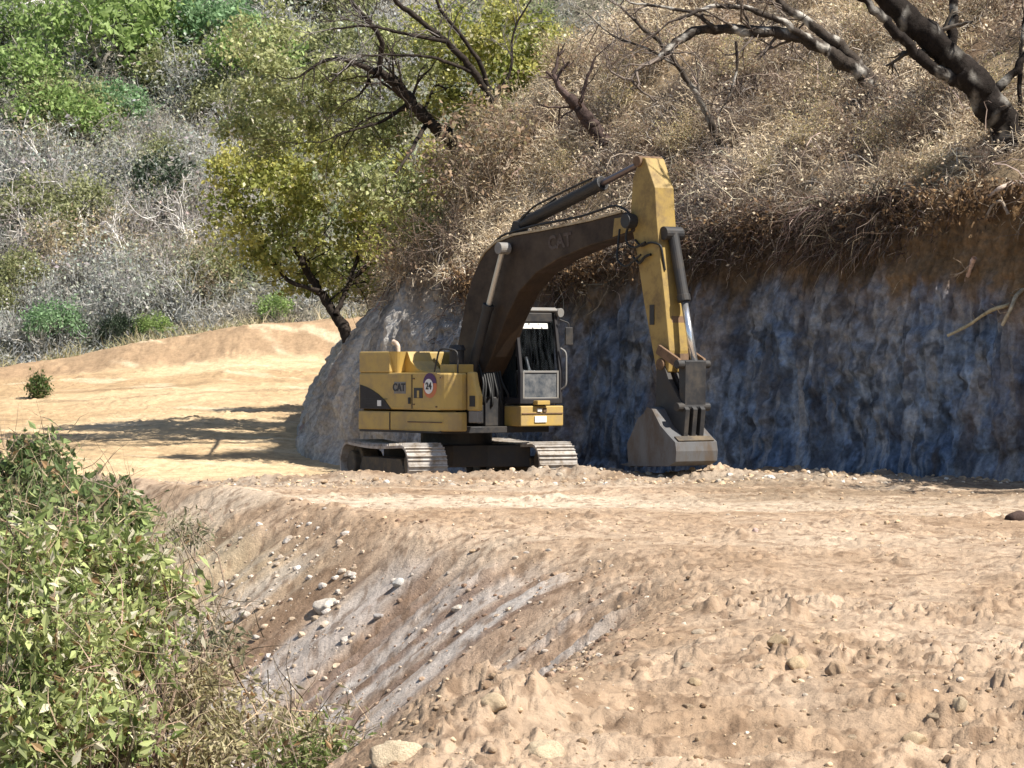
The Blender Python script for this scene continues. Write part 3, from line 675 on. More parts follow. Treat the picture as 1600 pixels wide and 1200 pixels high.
    wf = MB()
    for ya, yb, za, zb in ((y0 + .04, y0 + .08, 1.72, 2.24), (y1 - .08, y1 - .04, 1.72, 2.24), (y0 + .08, y1 - .08, 1.70, 1.74), (y0 + .08, y1 - .08, 2.2, 2.24)): wf.box(x1 + .055, x1 + .1, ya, yb, za, zb)
    wf.build('windscreen_frame', GREYP, c, .005)
    st = pane(3.03, 3.13, y0 + .07, y1 - .2, .012).build('sun_strip', WHITE, c, 0)
    for k, (ya, za, h) in enumerate(((.50, 3.10, .03), (.58, 3.03, .025), (.72, 3.10, .02), (.80, 3.03, .03))):
        MB().add([(fr(za) + .016, ya, za), (fr(za) + .016, ya + .025, za), (fr(za + h) + .016, ya + .025, za + h), (fr(za + h) + .016, ya, za + h)], [(0, 1, 2, 3)]).build('strip_mark', INK, st, 0)
    MB().prism([(.35, 1.62), (.95, 1.62), (.95, 2.02), (.55, 2.12), (.45, 2.75), (.3, 2.75), (.28, 2.0)], .45, .95).build('seat', K_STEEL, c, .03)
    MB().box(1.2, 1.35, .5, .85, 1.72, 2.25).rod((1.3, .60, 2.1), (1.15, .60, 2.5), .03).rod((1.3, .78, 2.1), (1.15, .78, 2.5), .03).build('console', GREYP, c, .01)
    MB().add([(x0 + .1, y1 - .01, 1.75), (x1 - .05, y1 - .01, 1.75), (x1 - .1, y1 - .01, 3.2), (x0 + .1, y1 - .01, 3.2)], [(0, 1, 2, 3)]).build('door_window', mat_plain('tinted door glass', (.012, .016, .018), .1), c, 0)
    MB().add([(x0 + .1, y0 + .01, 1.75), (x1 - .05, y0 + .01, 1.75), (x1 - .1, y0 + .01, 3.2), (x0 + .1, y0 + .01, 3.2)], [(0, 1, 2, 3)]).build('side_window', mat_plain('dark side glass', (.012, .016, .018), .12), c, 0)
    MB().box(x1 - .14, x1 - .02, y0 + .05, y1 - .1, 3.15, 3.33).build('visor', K_STEEL, c, .02)
    l = MB().rod((x1 - .1, y0 - .16, 3.25), (x1 + .04, y0 - .2, 3.23), .09, .11, n=16).build('work_lamp', GREYP, c, .01)
    MB().rod((x1 - .12, y0, 3.3), (x1 - .1, y0 - .16, 3.25), .02).rod((x1 - .1, y0 - .12, 3.22), (x1 - .02, y0 + .05, 3.1), .018).build('lamp_bracket', RUSTY, l, 0)
    MB().rod((x1 - .12, y1 + .06, 3.34), (x1 + .02, y1 + .08, 3.33), .07, .09, n=16).build('work_lamp', GREYP, c, .01)
    mr = MB().box(x1 + .12, x1 + .16, y1 + .08, y1 + .26, 2.72, 3.06).build('mirror', K_STEEL, c, .015)
    MB().hose([(x1 + .05, y1 + .02, 3.2), (x1 + .14, y1 + .17, 3.14), (x1 + .14, y1 + .17, 3.0)], .014).build('mirror_arm', K_STEEL, mr, 0, smooth=True)
    MB().hose([(x1 + .1, y1 + .0, 2.66), (x1 + .2, y1 + .06, 2.6), (x1 + .2, y1 + .06, 1.95), (x1 + .1, y1 + .0, 1.88)], .018).build('grab_rail', GREYP, c, 0, smooth=True)
    # platform below the cab
    pf = MB().box(1.25, 1.76, .18, 1.2, 1.2, 1.58).build('cab_platform', Y_PAINT, E, .02)
    MB().box(.2, 1.24, .2, 1.2, 1.2, 1.6).build('cab_base', K_STEEL, E, .02)
    MB().box(1.762, 1.778, .2, 1.18, 1.43, 1.45).build('groove', RUSTY, pf, 0)
    MB().box(1.765, 1.782, .5, .78, 1.27, 1.39).build('plate', WHITE, pf, .004); MB().box(1.765, 1.79, .56, .66, 1.47, 1.53).build('plate', WHITE, pf, .004); MB().box(1.765, 1.788, .70, .78, 1.46, 1.54).build('lamp', RUSTY, pf, .004)
    MB().box(1.72, 1.86, .5, .80, 1.6, 1.68).build('foot_step', Y_PAINT, pf, .01)
    # ---- boom
    top = [(.28, 2.05), (.33, 2.6), (.62, 3.55), (.82, 3.98), (1.02, 4.25), (1.24, 4.46), (1.55, 4.62), (2.08, 4.74), (2.93, 4.80), (4.31, 4.93), (5.2, 5.05), (5.42, 5.03)]
    bot = [(5.55, 4.86), (5.52, 4.70), (5.3, 4.64), (4.31, 4.49), (3.4, 4.27), (2.75, 4.03), (2.25, 3.70), (1.85, 3.2), (1.42, 2.5), (1.0, 1.98), (.65, 1.75)]
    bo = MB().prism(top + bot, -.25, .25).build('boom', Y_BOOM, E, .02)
    ed = MB()
    for y in (-.255, .255):                                             # pale worn top flange
        up = top[4:-1]
        for (ax, az), (bx, bz) in zip(up[:-1], up[1:]): ed.add([(ax, y - .02, az - .005), (bx, y - .02, bz - .005), (bx, y + .02, bz - .005), (ax, y + .02, az - .005), (ax, y - .02, az + .035), (bx, y - .02, bz + .035), (bx, y + .02, bz + .035), (ax, y + .02, az + .035)], [(0, 3, 2, 1), (4, 5, 6, 7), (0, 1, 5, 4), (2, 3, 7, 6)])
    ed.build('flange', mat_worn('bare flange', (.42, .34, .22), (.2, .13, .06), .7, 5, .5), bo, 0)
    MB().prism([(4.95, 4.62), (5.45, 4.72), (5.42, 4.98), (5.0, 4.95)], -.262, .262).build('nose_plate', Y_STICK, bo, .01)
    side_text('CAT', .34, 3.45, -.255, 4.58, FADED, bo, rot=math.radians(5), bold=.012, name='boom_lettering')
    MB().rod((5.48, -.42, 4.88), (5.48, .42, 4.88), .13, n=20).build('boom_pin', K_STEEL, bo, .015)
    MB().hose([(1.0, -.2, 4.3), (1.6, -.2, 4.75), (2.6, -.2, 4.9), (4.0, -.2, 5.02), (5.0, -.2, 5.2), (5.55, -.3, 5.0), (5.35, -.34, 4.55), (5.62, -.36, 4.35), (5.9, -.3, 4.5)], .022).build('hose', RUBBER, bo, 0, smooth=True)
    MB().hose([(5.2, -.3, 4.75), (5.25, -.42, 4.2), (5.5, -.42, 4.05), (5.85, -.36, 4.28)], .02).build('hose', RUBBER, bo, 0, smooth=True)
    MB().hose([(5.2, .3, 4.75), (5.3, .42, 4.3), (5.6, .42, 4.2), (5.85, .36, 4.4)], .02).build('hose', RUBBER, bo, 0, smooth=True)
    # boom cylinders
    for y in (-.42, .42):
        a, b = Vector((1.99, y, 4.5)), Vector((.98, y, 2.1)); m = a.lerp(b, .43)
        bc = MB().rod(m, b, .095, n=18).rod(m, m + (b - a).normalized() * .1, .11, n=18).build('boom_cylinder', K_STEEL, E, .006)
        MB().rod(a, m, .05, n=16).build('cylinder_rod', mat_plain('dull rod', (.55, .52, .46), .35, .5), bc, 0, smooth=False)
        MB().rod((1.99, y - .12, 4.5), (1.99, y + .12, 4.5), .11, n=18).build('rod_eye', GREYP, bc, .01)
    # stick cylinder along the top of the boom
    a, b = Vector((1.95, 0, 4.93)), Vector((5.62, 0, 5.97)); m = a.lerp(b, .66)
    sc = MB().rod(a, m, .115, n=20).rod(m - (b - a).normalized() * .12, m, .135, n=20).prism([(1.7, 4.62), (2.15, 4.72), (2.05, 5.0), (1.9, 5.02)], -.12, .12).build('stick_cylinder', K_STEEL, E, .008)
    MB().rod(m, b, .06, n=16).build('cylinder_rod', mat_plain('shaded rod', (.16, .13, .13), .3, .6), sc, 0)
    MB().hose([(2.1, -.1, 5.02), (2.5, -.12, 5.26), (3.4, -.12, 5.5), (4.2, -.12, 5.7)], .02).hose([(1.75, .05, 4.8), (2.0, .05, 5.15), (2.3, .08, 5.15), (2.9, .1, 5.4)], .02).build('hose', RUBBER, sc, 0, smooth=True)
    # ---- stick (dipper)
    sp = [(5.66, 6.0), (5.46, 5.66), (5.40, 5.12), (5.43, 4.75), (5.52, 4.5), (5.76, 3.45), (5.98, 2.66), (6.10, 2.22), (6.42, 2.22), (6.45, 2.6), (6.33, 3.45), (6.17, 4.4), (6.10, 4.95), (6.06, 5.45), (5.80, 5.98)]
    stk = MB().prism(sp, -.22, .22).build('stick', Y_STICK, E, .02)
    for q in ((5.63, 5.93), (6.25, 2.36)): MB().rod((q[0], -.28, q[1]), (q[0], .28, q[1]), .10, n=18).build('stick_pin', RUSTY, stk, .01)
    MB().prism([(6.19, 3.25), (6.35, 2.4), (6.47, 2.4), (6.42, 2.7), (6.37, 3.2)], -.1, .225).build('wear_plate', RUSTY, stk, 0)
    MB().hose([(5.55, -.24, 4.55), (5.75, -.27, 4.42), (6.0, -.27, 4.5), (6.2, -.2, 4.45), (6.25, -.15, 4.0)], .02).hose([(5.5, -.24, 4.25), (5.7, -.27, 4.12), (5.85, -.27, 4.25), (6.0, -.26, 4.28)], .024).build('hose', RUBBER, stk, 0, smooth=True)
    MB().box(5.93, 6.05, -.235, -.22, 3.05, 3.4).build('pipe_clamp', K_STEEL, stk, .004)
    # bucket cylinder down the front of the stick
    a, b = Vector((6.22, .06, 4.65)), Vector((6.80, .06, 2.35)); m = a.lerp(b, .52)
    bk = MB().rod(a, m, .10, n=18).rod(m - (b - a).normalized() * .12, m, .12, n=18).rod((6.2, -.15, 4.65), (6.2, .25, 4.65), .12, n=16).build('bucket_cylinder', K_STEEL, E, .008)
    MB().rod(m, b, .062, n=20).build('cylinder_rod', CHROME, bk, 0, smooth=True)
    # link plates
    for y in (-.30, .28):
        MB().prism([(6.20, 2.55), (6.78, 2.28), (6.86, 2.36), (6.80, 2.46), (6.28, 2.70)], y - .03, y + .03).build('rocker_link', RUSTY, E, .008)
    MB().prism([(6.68, 2.42), (6.88, 2.42), (6.86, 1.6), (6.72, 1.6)], -.22, .26).build('bucket_link', K_STEEL, E, .015)
    for q in (2.36, 1.62): MB().rod((6.795, -.36, q), (6.795, .38, q), .075, n=16).build('link_pin', K_STEEL, E, .01)
    # ---- bucket, curled towards the machine and resting on the ground
    outerp = [(6.12, 1.62), (6.20, 2.05), (6.34, 2.2), (6.46, 2.05), (6.66, 1.78), (6.86, 1.7), (6.98, 1.5), (7.05, 1.2), (7.02, .9), (6.9, .72), (6.7, .62), (5.75, .58)]
    t = .05; yb0, yb1 = -.52, .40
    B = MB(); shell = [(6.12, 1.5), (6.22, 1.62), (6.36, 1.58), (6.58, 1.30), (6.82, 1.12), (6.97, 1.02), (7.0, .86), (6.98, .68), (6.8, .60), (6.2, .58), (5.72, .57)]
    inner = [(6.12, 1.44), (6.21, 1.55), (6.32, 1.52), (6.53, 1.26), (6.78, 1.07), (6.92, .98), (6.95, .86), (6.93, .72), (6.78, .65), (6.2, .63), (5.72, .61)]
    B.prism(shell + inner[::-1], yb0, yb1)
    for y in (yb0, yb1): B.prism(shell + [(5.68, .97), (5.98, 1.42)], y - .02, y + .02)
    bu = B.build('bucket', WORN, E, .008)
    for y in (-.20, -.02, .16): MB().prism([(6.1, 1.5), (6.14, 2.28), (6.32, 2.38), (6.46, 2.1), (6.74, 1.75), (6.92, 1.58), (6.86, 1.1), (6.6, 1.25), (6.36, 1.54)], y - .05, y + .05).build('hanger', K_STEEL, bu, .01)
    for k in range(5):
        y = -.46 + .2 * k; MB().prism([(5.45, .60), (5.74, .55), (5.74, .64)], y - .05, y + .05).build('tooth', WORN, bu, .006)
    MB().prism([(6.86, 1.10), (6.97, 1.025), (6.985, 1.045), (6.875, 1.12)], yb0 + .05, yb1 - .05).build('wear_strip', UNDER, bu, .004)
    return E
build_excavator()

# ------------------------------------------------------------------ trees, shrubs
BARK_D = (.04, .032, .027); BARK_G = (.30, .27, .24); BARK_P = (.48, .45, .41)

def img_path(pts, D0, D1=None):
    D1 = D0 if D1 is None else D1; n = len(pts)
    return np.array([at(px, py, D0 + (D1 - D0) * k / (n - 1)) for k, (px, py) in enumerate(pts)])

def big_tree(name, label, cat, limbs, seed, bark=BARK_D, highlight=0.0, twig_depth=2, twig_len=1.1, twig_n=(6, 10), crown=None, leaf=None, twig_col=None, group=None, grow_from=.35):
    """limbs: list of (points, r0, r1); the first is the trunk. crown: list of (centre, radii, n_clumps)"""
    rng = np.random.default_rng(seed); base = limbs[0][0][0].copy()
    root = thing(name, label, cat, base, 0, group); tk = Soup(); tw = Soup(); tips = []
    for k, (P, r0, r1) in enumerate(limbs):
        Q = spline(spline(P - base, 5 * len(P)), max(20, int(11 * len(P)))); Q[2:-2] += min(.05, .35 * r0) * np.stack([fbm(np.arange(len(Q)) * .3 + 7 * j, np.zeros(len(Q)) + k, seed + j, 2) for j in range(3)], -1)[2:-2]
        rad = np.linspace(r0, r1, len(Q)) * (1 + .06 * np.sin(np.arange(len(Q)) * .5 + k))
        if k == 0: rad[0] *= 1.35; rad[1] *= 1.15
        V, Fq, C = tube(Q, rad, 16, bark, rng, .05); V = V + .20 * r0 * np.stack([fbm(V[:, 0] * 4 + j, V[:, 2] * 4 + V[:, 1] * 2, seed + 50 + j, 4) for j in range(3)], -1)
        C = np.asarray(bark) * (1 + .35 * fbm(V[:, 0] * 4, V[:, 2] * 4 + V[:, 1], seed, 3))[:, None]
        if highlight:
            m = sstep(.08, .3, fbm(V[:, 0] * 5 + 3, V[:, 2] * 5 + V[:, 1] * 2, seed + 9, 4)) * highlight; C = mix3(C, (.50, .47, .42), m)  # pale bark blotches: painted sun highlights as well as lichens
        tk.add((V, Fq, C))
        n = rng.integers(*twig_n)
        for _ in range(n):
            i = int(len(Q) * rng.uniform(grow_from, .98)); d = unit(Q[min(i + 1, len(Q) - 1)] - Q[i - 1])
            grow(tw, rng, Q[i], unit(d + rng.normal(size=3) * .7 + [0, 0, .15]), twig_len * rng.uniform(.6, 1.2), max(.012, rad[i] * .3), twig_depth, twig_col or np.asarray(bark) * 1.3, tips, .7, .05)
        grow(tw, rng, Q[-1], unit(Q[-1] - Q[-3]), twig_len, r1 * .8, twig_depth, twig_col or np.asarray(bark) * 1.3, tips, .6, .05)
    link('trunk', tk.mesh('trunk'), M_bark, root)
    if tw.n: link('crown', tw.mesh('twigs'), M_bark, root)
    if crown:
        sp = Soup()
        for (c, r, n, per) in crown:
            u = unit(rng.normal(size=(n, 3))) * rng.uniform(.25, 1, (n, 1)) ** .45; cc = np.asarray(c) - base + u * np.asarray(r)
            sz = rng.uniform(.08, .27, n); P = np.repeat(cc, per, 0); P = P + rng.normal(size=P.shape) * np.repeat(sz, per)[:, None] * [1, 1, .7]
            hue = np.repeat(rng.uniform(0, 1, n), per)
            col = mix3(leaf[0], leaf[1], hue); col *= rng.uniform(.65, 1.35, (len(P), 1))
            yel = rng.uniform(size=len(P)) > .93; col[yel] = np.asarray(leaf[2]) * rng.uniform(.7, 1.2, (yel.sum(), 1))
            sp.add(leaf_quads(P, rng, leaf[3], leaf[4], col, droop=.2))
        link('foliage', sp.mesh('foliage', False), M_leaf, root)
    return root

def build_trees():
    OL = ((.22, .26, .065), (.52, .49, .155), (.76, .72, .50), .12, .7)
    D = 76.5
    # yellow-green tree at the end of the cut
    b = at(548, 560, 75.5)
    big_tree('broadleaf_tree', 'dense yellow-green leafy tree at the end of the cut bank', 'tree',
             [(np.array([b, *img_path([(542, 520), (525, 492), (500, 455), (480, 425), (455, 380)], 75.5, 77)]), .15, .06),
              (img_path([(525, 492), (545, 440), (560, 400), (560, 340)], 75.6, 77), .07, .03),
              (img_path([(500, 455), (450, 440), (420, 400), (390, 350)], 75.8, 76.5), .06, .025),
              (img_path([(545, 440), (590, 400), (640, 370), (670, 330)], 75.8, 76.5), .06, .025)], 11,
             crown=[(at(425, 300, D), (1.3, 1.5, .9), 40, 68), (at(530, 285, D), (1.6, 1.7, 1.0), 53, 68), (at(620, 300, D), (1.3, 1.5, 1.2), 40, 68), (at(460, 385, D), (1.3, 1.3, .8), 29, 60), (at(590, 390, D), (1.3, 1.3, .9), 29, 60), (at(520, 440, D + 1), (1.2, 1.0, .5), 14, 72), (at(640, 440, D + 1), (.8, 1.0, .5), 13, 72), (at(360, 330, D), (.5, .9, .6), 10, 72), (at(400, 400, D), (.7, .8, .4), 10, 51),
                    (at(390, 260, D), (.8, .9, .6), 18, 72), (at(480, 225, D), (1.0, 1.2, .4), 13, 68), (at(700, 360, D + .5), (.5, .8, 1.1), 18, 68), (at(690, 270, D), (.6, .8, 1.0), 16, 60), (at(690, 300, 72.5), (.7, .8, .9), 20, 60), (at(655, 385, 72), (.6, .7, .6), 14, 55), (at(725, 235, 73), (.6, .8, .6), 14, 55)],
             leaf=OL)
    big_tree('broadleaf_tree', 'small dark-stemmed leafy tree half hidden behind the bigger yellow-green tree', 'tree',
             [(img_path([(600, 540), (590, 480), (610, 430), (640, 380)], 82), .10, .04), (img_path([(592, 490), (560, 450), (540, 410)], 82), .06, .03)], 19,
             crown=[(at(630, 390, 82), (1.3, 1.2, 1.0), 44, 85), (at(550, 420, 82), (1.1, 1.0, .7), 30, 85), (at(690, 330, 82), (.8, 1.0, 1.2), 26, 60)], leaf=((.17, .20, .06), (.34, .33, .12), (.5, .46, .3), .115, .65))
    OL2 = ((.25, .29, .12), (.45, .46, .22), (.66, .63, .48), .115, .66)
    big_tree('leaning_tree', 'dark crooked trunk leaning over the yellow-green tree, olive leaves above', 'tree',
             [(img_path([(720, 245), (700, 212), (668, 188), (640, 160), (612, 122), (585, 112)], 72, 71), .17, .10),
              (img_path([(612, 125), (575, 110), (575, 130), (560, 150)], 71.2), .06, .02),
              (img_path([(640, 160), (600, 190), (560, 200), (520, 215)], 71.6, 71), .05, .02),
              (img_path([(592, 112), (600, 60), (560, 20), (520, -40)], 71, 70), .07, .03),
              (img_path([(668, 190), (648, 225), (628, 258), (608, 285)], 72, 67.8), .06, .025), (img_path([(660, 180), (680, 130), (720, 150)], 71.6), .04, .02)], 12,
             crown=[(at(600, 285, 67.6), (.9, .6, .45), 26, 70), (at(640, 345, 68.4), (.6, .5, .45), 14, 60), (at(470, 140, 72), (1.5, 1.4, .9), 48, 85), (at(400, 190, 73), (.9, 1.2, .8), 28, 85), (at(560, 190, 73), (1.4, 1.2, .7), 40, 85), (at(640, 90, 73.5), (1.0, 1.2, .9), 26, 85), (at(410, 60, 73), (1.0, 1.0, .9), 26, 60)], leaf=OL2)
    big_tree('forked_tree', 'slender forked dark tree with grey twigs and yellow leaves above the boom', 'tree',
             [(img_path([(812, 250), (803, 222), (785, 190), (758, 140), (735, 105), (700, 66), (660, 35), (620, 5), (590, -30)], 71, 69), .10, .05),
              (img_path([(765, 152), (752, 100), (720, 55), (690, 20), (670, -30)], 70.5, 69.5), .06, .03),
              (img_path([(735, 112), (680, 90), (620, 85), (560, 88)], 70, 69), .045, .02),
              (img_path([(700, 66), (640, 55), (580, 40), (520, 45)], 69.6, 69), .05, .02),
              (img_path([(770, 160), (800, 110), (800, 50), (830, 0)], 70.4), .04, .02)], 13, twig_n=(6, 10), twig_len=1.0, twig_col=(.20, .18, .17),
             crown=[(at(740, 140, 72), (1.1, 1.0, .9), 34, 85), (at(800, 60, 72), (1.1, 1.0, .9), 36, 85), (at(720, 40, 71.5), (1.2, 1.0, .7), 26, 55), (at(820, 160, 72.5), (.6, .8, .6), 14, 55)], leaf=OL)
    big_tree('overhanging_tree', 'leafy tree on the cut bank beyond the old tree, shading the bench', 'tree',
             [(np.array([[15.5, 48.5, 4.5], [14.6, 48.3, 6.0], [13.2, 48.2, 7.0], [11.6, 48, 7.5]]), .16, .05)], 29,
             crown=[((12.4, 47.8, 7.2), (2.0, 2.0, .8), 34, 60), ((14.3, 46.5, 6.9), (1.6, 1.6, .8), 24, 60), ((11.6, 49.6, 6.8), (1.0, 1.2, .5), 14, 60)], leaf=OL2)
    big_tree('bare_sapling', 'thin bare sapling leaning on the dry hill beside the stick top', 'tree',
             [(img_path([(1130, 245), (1120, 215), (1098, 165), (1070, 120), (1045, 82), (1018, 55), (990, 30)], 63, 62), .075, .035),
              (img_path([(1060, 105), (1010, 75), (960, 60), (915, 20)], 62.4, 62), .03, .012)], 14, bark=(.06, .05, .042), twig_n=(7, 11), twig_len=.8, twig_col=(.2, .17, .15), highlight=.4)
    big_tree('arching_tree', 'bare tree arching low over the dry hillside with painted pale lichen patches', 'tree',
             [(img_path([(1385, 165), (1372, 138), (1340, 108), (1290, 78), (1250, 58), (1190, 50), (1120, 46), (1070, 55), (1045, 72), (1030, 92)], 60.5, 59), .17, .07),
              (img_path([(1345, 110), (1310, 70), (1265, 35), (1225, 10), (1200, -30)], 60.2, 59.6), .12, .06),
              (img_path([(1275, 70), (1225, 35), (1165, 12), (1110, 8), (1060, 30)], 59.8, 59), .075, .03),
              (img_path([(1120, 46), (1085, 20), (1030, 10), (985, 5)], 59.3), .045, .02),
              (img_path([(1150, 65), (1152, 110), (1140, 150), (1125, 175)], 59.3), .03, .012)], 15, bark=(.055, .045, .038), highlight=.75, twig_n=(6, 10), twig_len=.8, twig_col=(.16, .13, .11))
    big_tree('old_tree', 'thick dark old tree leaning out from the top of the cut bank', 'tree',
             [(img_path([(1650, 370), (1606, 285), (1588, 240), (1566, 190), (1535, 140), (1500, 104), (1455, 60), (1405, 20), (1340, -50)], 55.5, 54.5), .36, .18),
              (img_path([(1528, 140), (1480, 118), (1440, 95), (1405, 55), (1365, 18), (1330, -20)], 55, 54), .13, .06),
              (img_path([(1480, 85), (1490, 40), (1488, -20)], 54.8), .10, .06),
              (img_path([(1600, 240), (1592, 150), (1596, 60), (1610, -20)], 55.6), .05, .03),
              (img_path([(1545, 150), (1580, 120), (1620, 60)], 55.3), .09, .05)], 16, bark=(.022, .018, .016), highlight=.35, twig_n=(3, 5), twig_len=.8, twig_col=(.10, .085, .07), grow_from=.6,
             crown=[(at(1640, -160, 57), (1.2, 1.4, .7), 20, 50)], leaf=OL2)  # leaf clump out of view, added to dapple the hill with shade
    big_tree('broken_stump', 'short broken dark stump among dry brush between the trees', 'stump',
             [(img_path([(945, 225), (930, 200), (908, 172), (888, 152)], 66), .16, .11), (img_path([(905, 168), (915, 130), (930, 90)], 66), .05, .02)], 17, bark=(.07, .05, .045), twig_n=(1, 3), twig_len=.6)
    # dead roots and sticks poking from the dug corner on the right
    D = 53.3
    bpy.context.view_layer.update(); DG = bpy.context.evaluated_depsgraph_get()
    for k, (pts, r, lab) in enumerate((
            ([(1480, 525), (1515, 508), (1545, 485), (1570, 478), (1600, 470)], .035, 'long pale dead branch jutting out low from the orange earth'),
            ([(1510, 440), (1515, 420), (1522, 403)], .045, 'short white broken stick standing on the orange earth'),
            ([(1566, 508), (1580, 482), (1588, 460), (1605, 448)], .04, 'pale forked root curving up beside the long dead branch'),
            ([(1542, 312), (1560, 295), (1585, 285), (1610, 290)], .05, 'thick pale root looping out under the old tree'),
            ([(1540, 340), (1552, 318), (1565, 312), (1575, 335)], .03, 'thin hooked root hanging below the looping root'))):
        sp = Soup(); hits = []
        for (px, py) in pts:
            o_, d_ = Vector(EYE), Vector(at(px, py, 10) - EYE).normalized(); ok, loc, *_ = S.ray_cast(DG, o_, d_)
            hits.append(np.array(loc) if ok else at(px, py, 53))
        n_ = len(pts); off = [(.45, .40, .28, .12, -.12), (-.12, .1, .3), (.4, .3, .15, -.12), (-.15, .15, .25, -.1), (-.12, .15, .2, .3)][k]
        P = np.array([h + (EYE - h) / np.linalg.norm(EYE - h) * w for h, w in zip(hits, off)]); b = P[0].copy(); rng = np.random.default_rng(40 + k)
        Q = spline(P - b, 14); sp.add(tube(Q, np.linspace(r * .8, r, 14), 7, colvar(rng, (.42, .34, .25), 1)[0], rng, .2)); tips = []
        for q_ in (4, 7, 10): grow(sp, rng, Q[q_], rng.normal(size=3), .3, r * .4, 1, (.36, .28, .2), tips, .6, 0, 4, (1, 3))
        thing('dead_branch', lab, 'branch', b, 0, None, sp.mesh('dead_branch'), M_bark)

def twig_shrub(seed, H, R, col, n0=9, depth=3, r=.03, leaf=None, nleaf=0, lsize=.12):
    rng = np.random.default_rng(seed); tw = Soup(); tips = []
    for k in range(n0):
        a = rng.uniform(0, 2 * np.pi); d = np.array([math.cos(a) * R / H * rng.uniform(.2, 1.2), math.sin(a) * R / H * rng.uniform(.2, 1.2), 1])
        grow(tw, rng, np.array([rng.normal() * .08, rng.normal() * .08, -.1]), d, H * rng.uniform(.4, .65), r, depth, col, tips, .75, .12, 4, (2, 5))
    lm = None
    if nleaf:
        sp = Soup(); T = np.array(tips); i = rng.integers(0, len(T), nleaf); P = T[i] + rng.normal(size=(nleaf, 3)) * .16 * H / 2
        cc = colvar(rng, leaf, nleaf, .4, .1); sp.add(leaf_quads(P, rng, lsize, .6, cc)); lm = sp.mesh('foliage', False)
    return tw.mesh('stems'), lm

def leafy(seed, R, H, leaf, n=60, per=45, lsize=.15, trunk=BARK_G):
    rng = np.random.default_rng(seed); sp = Soup(); u = unit(rng.normal(size=(n, 3))); u[:, 2] = np.abs(u[:, 2]) * 1.1 - .25
    cc = u * rng.uniform(.35, 1, (n, 1)) ** .5 * [R, R, H * .5] + [0, 0, H * .5]
    sz = rng.uniform(.1, .22, n) * R; P = np.repeat(cc, per, 0); P = P + rng.normal(size=P.shape) * np.repeat(sz, per)[:, None]
    col = mix3(leaf[0], leaf[1], np.repeat(rng.uniform(0, 1, n), per)) * rng.uniform(.7, 1.3, (len(P), 1))
    sp.add(leaf_quads(P, rng, lsize, .6, col))
    tk = Soup(); tips = []
    for k in range(4): grow(tk, rng, np.array([rng.normal() * .1, rng.normal() * .1, -.2]), np.array([rng.normal() * .5, rng.normal() * .5, 1]), H * .6, .07, 2, trunk, tips, .6, .1, 5)
    return sp.mesh('crown', False), tk.mesh('trunk')

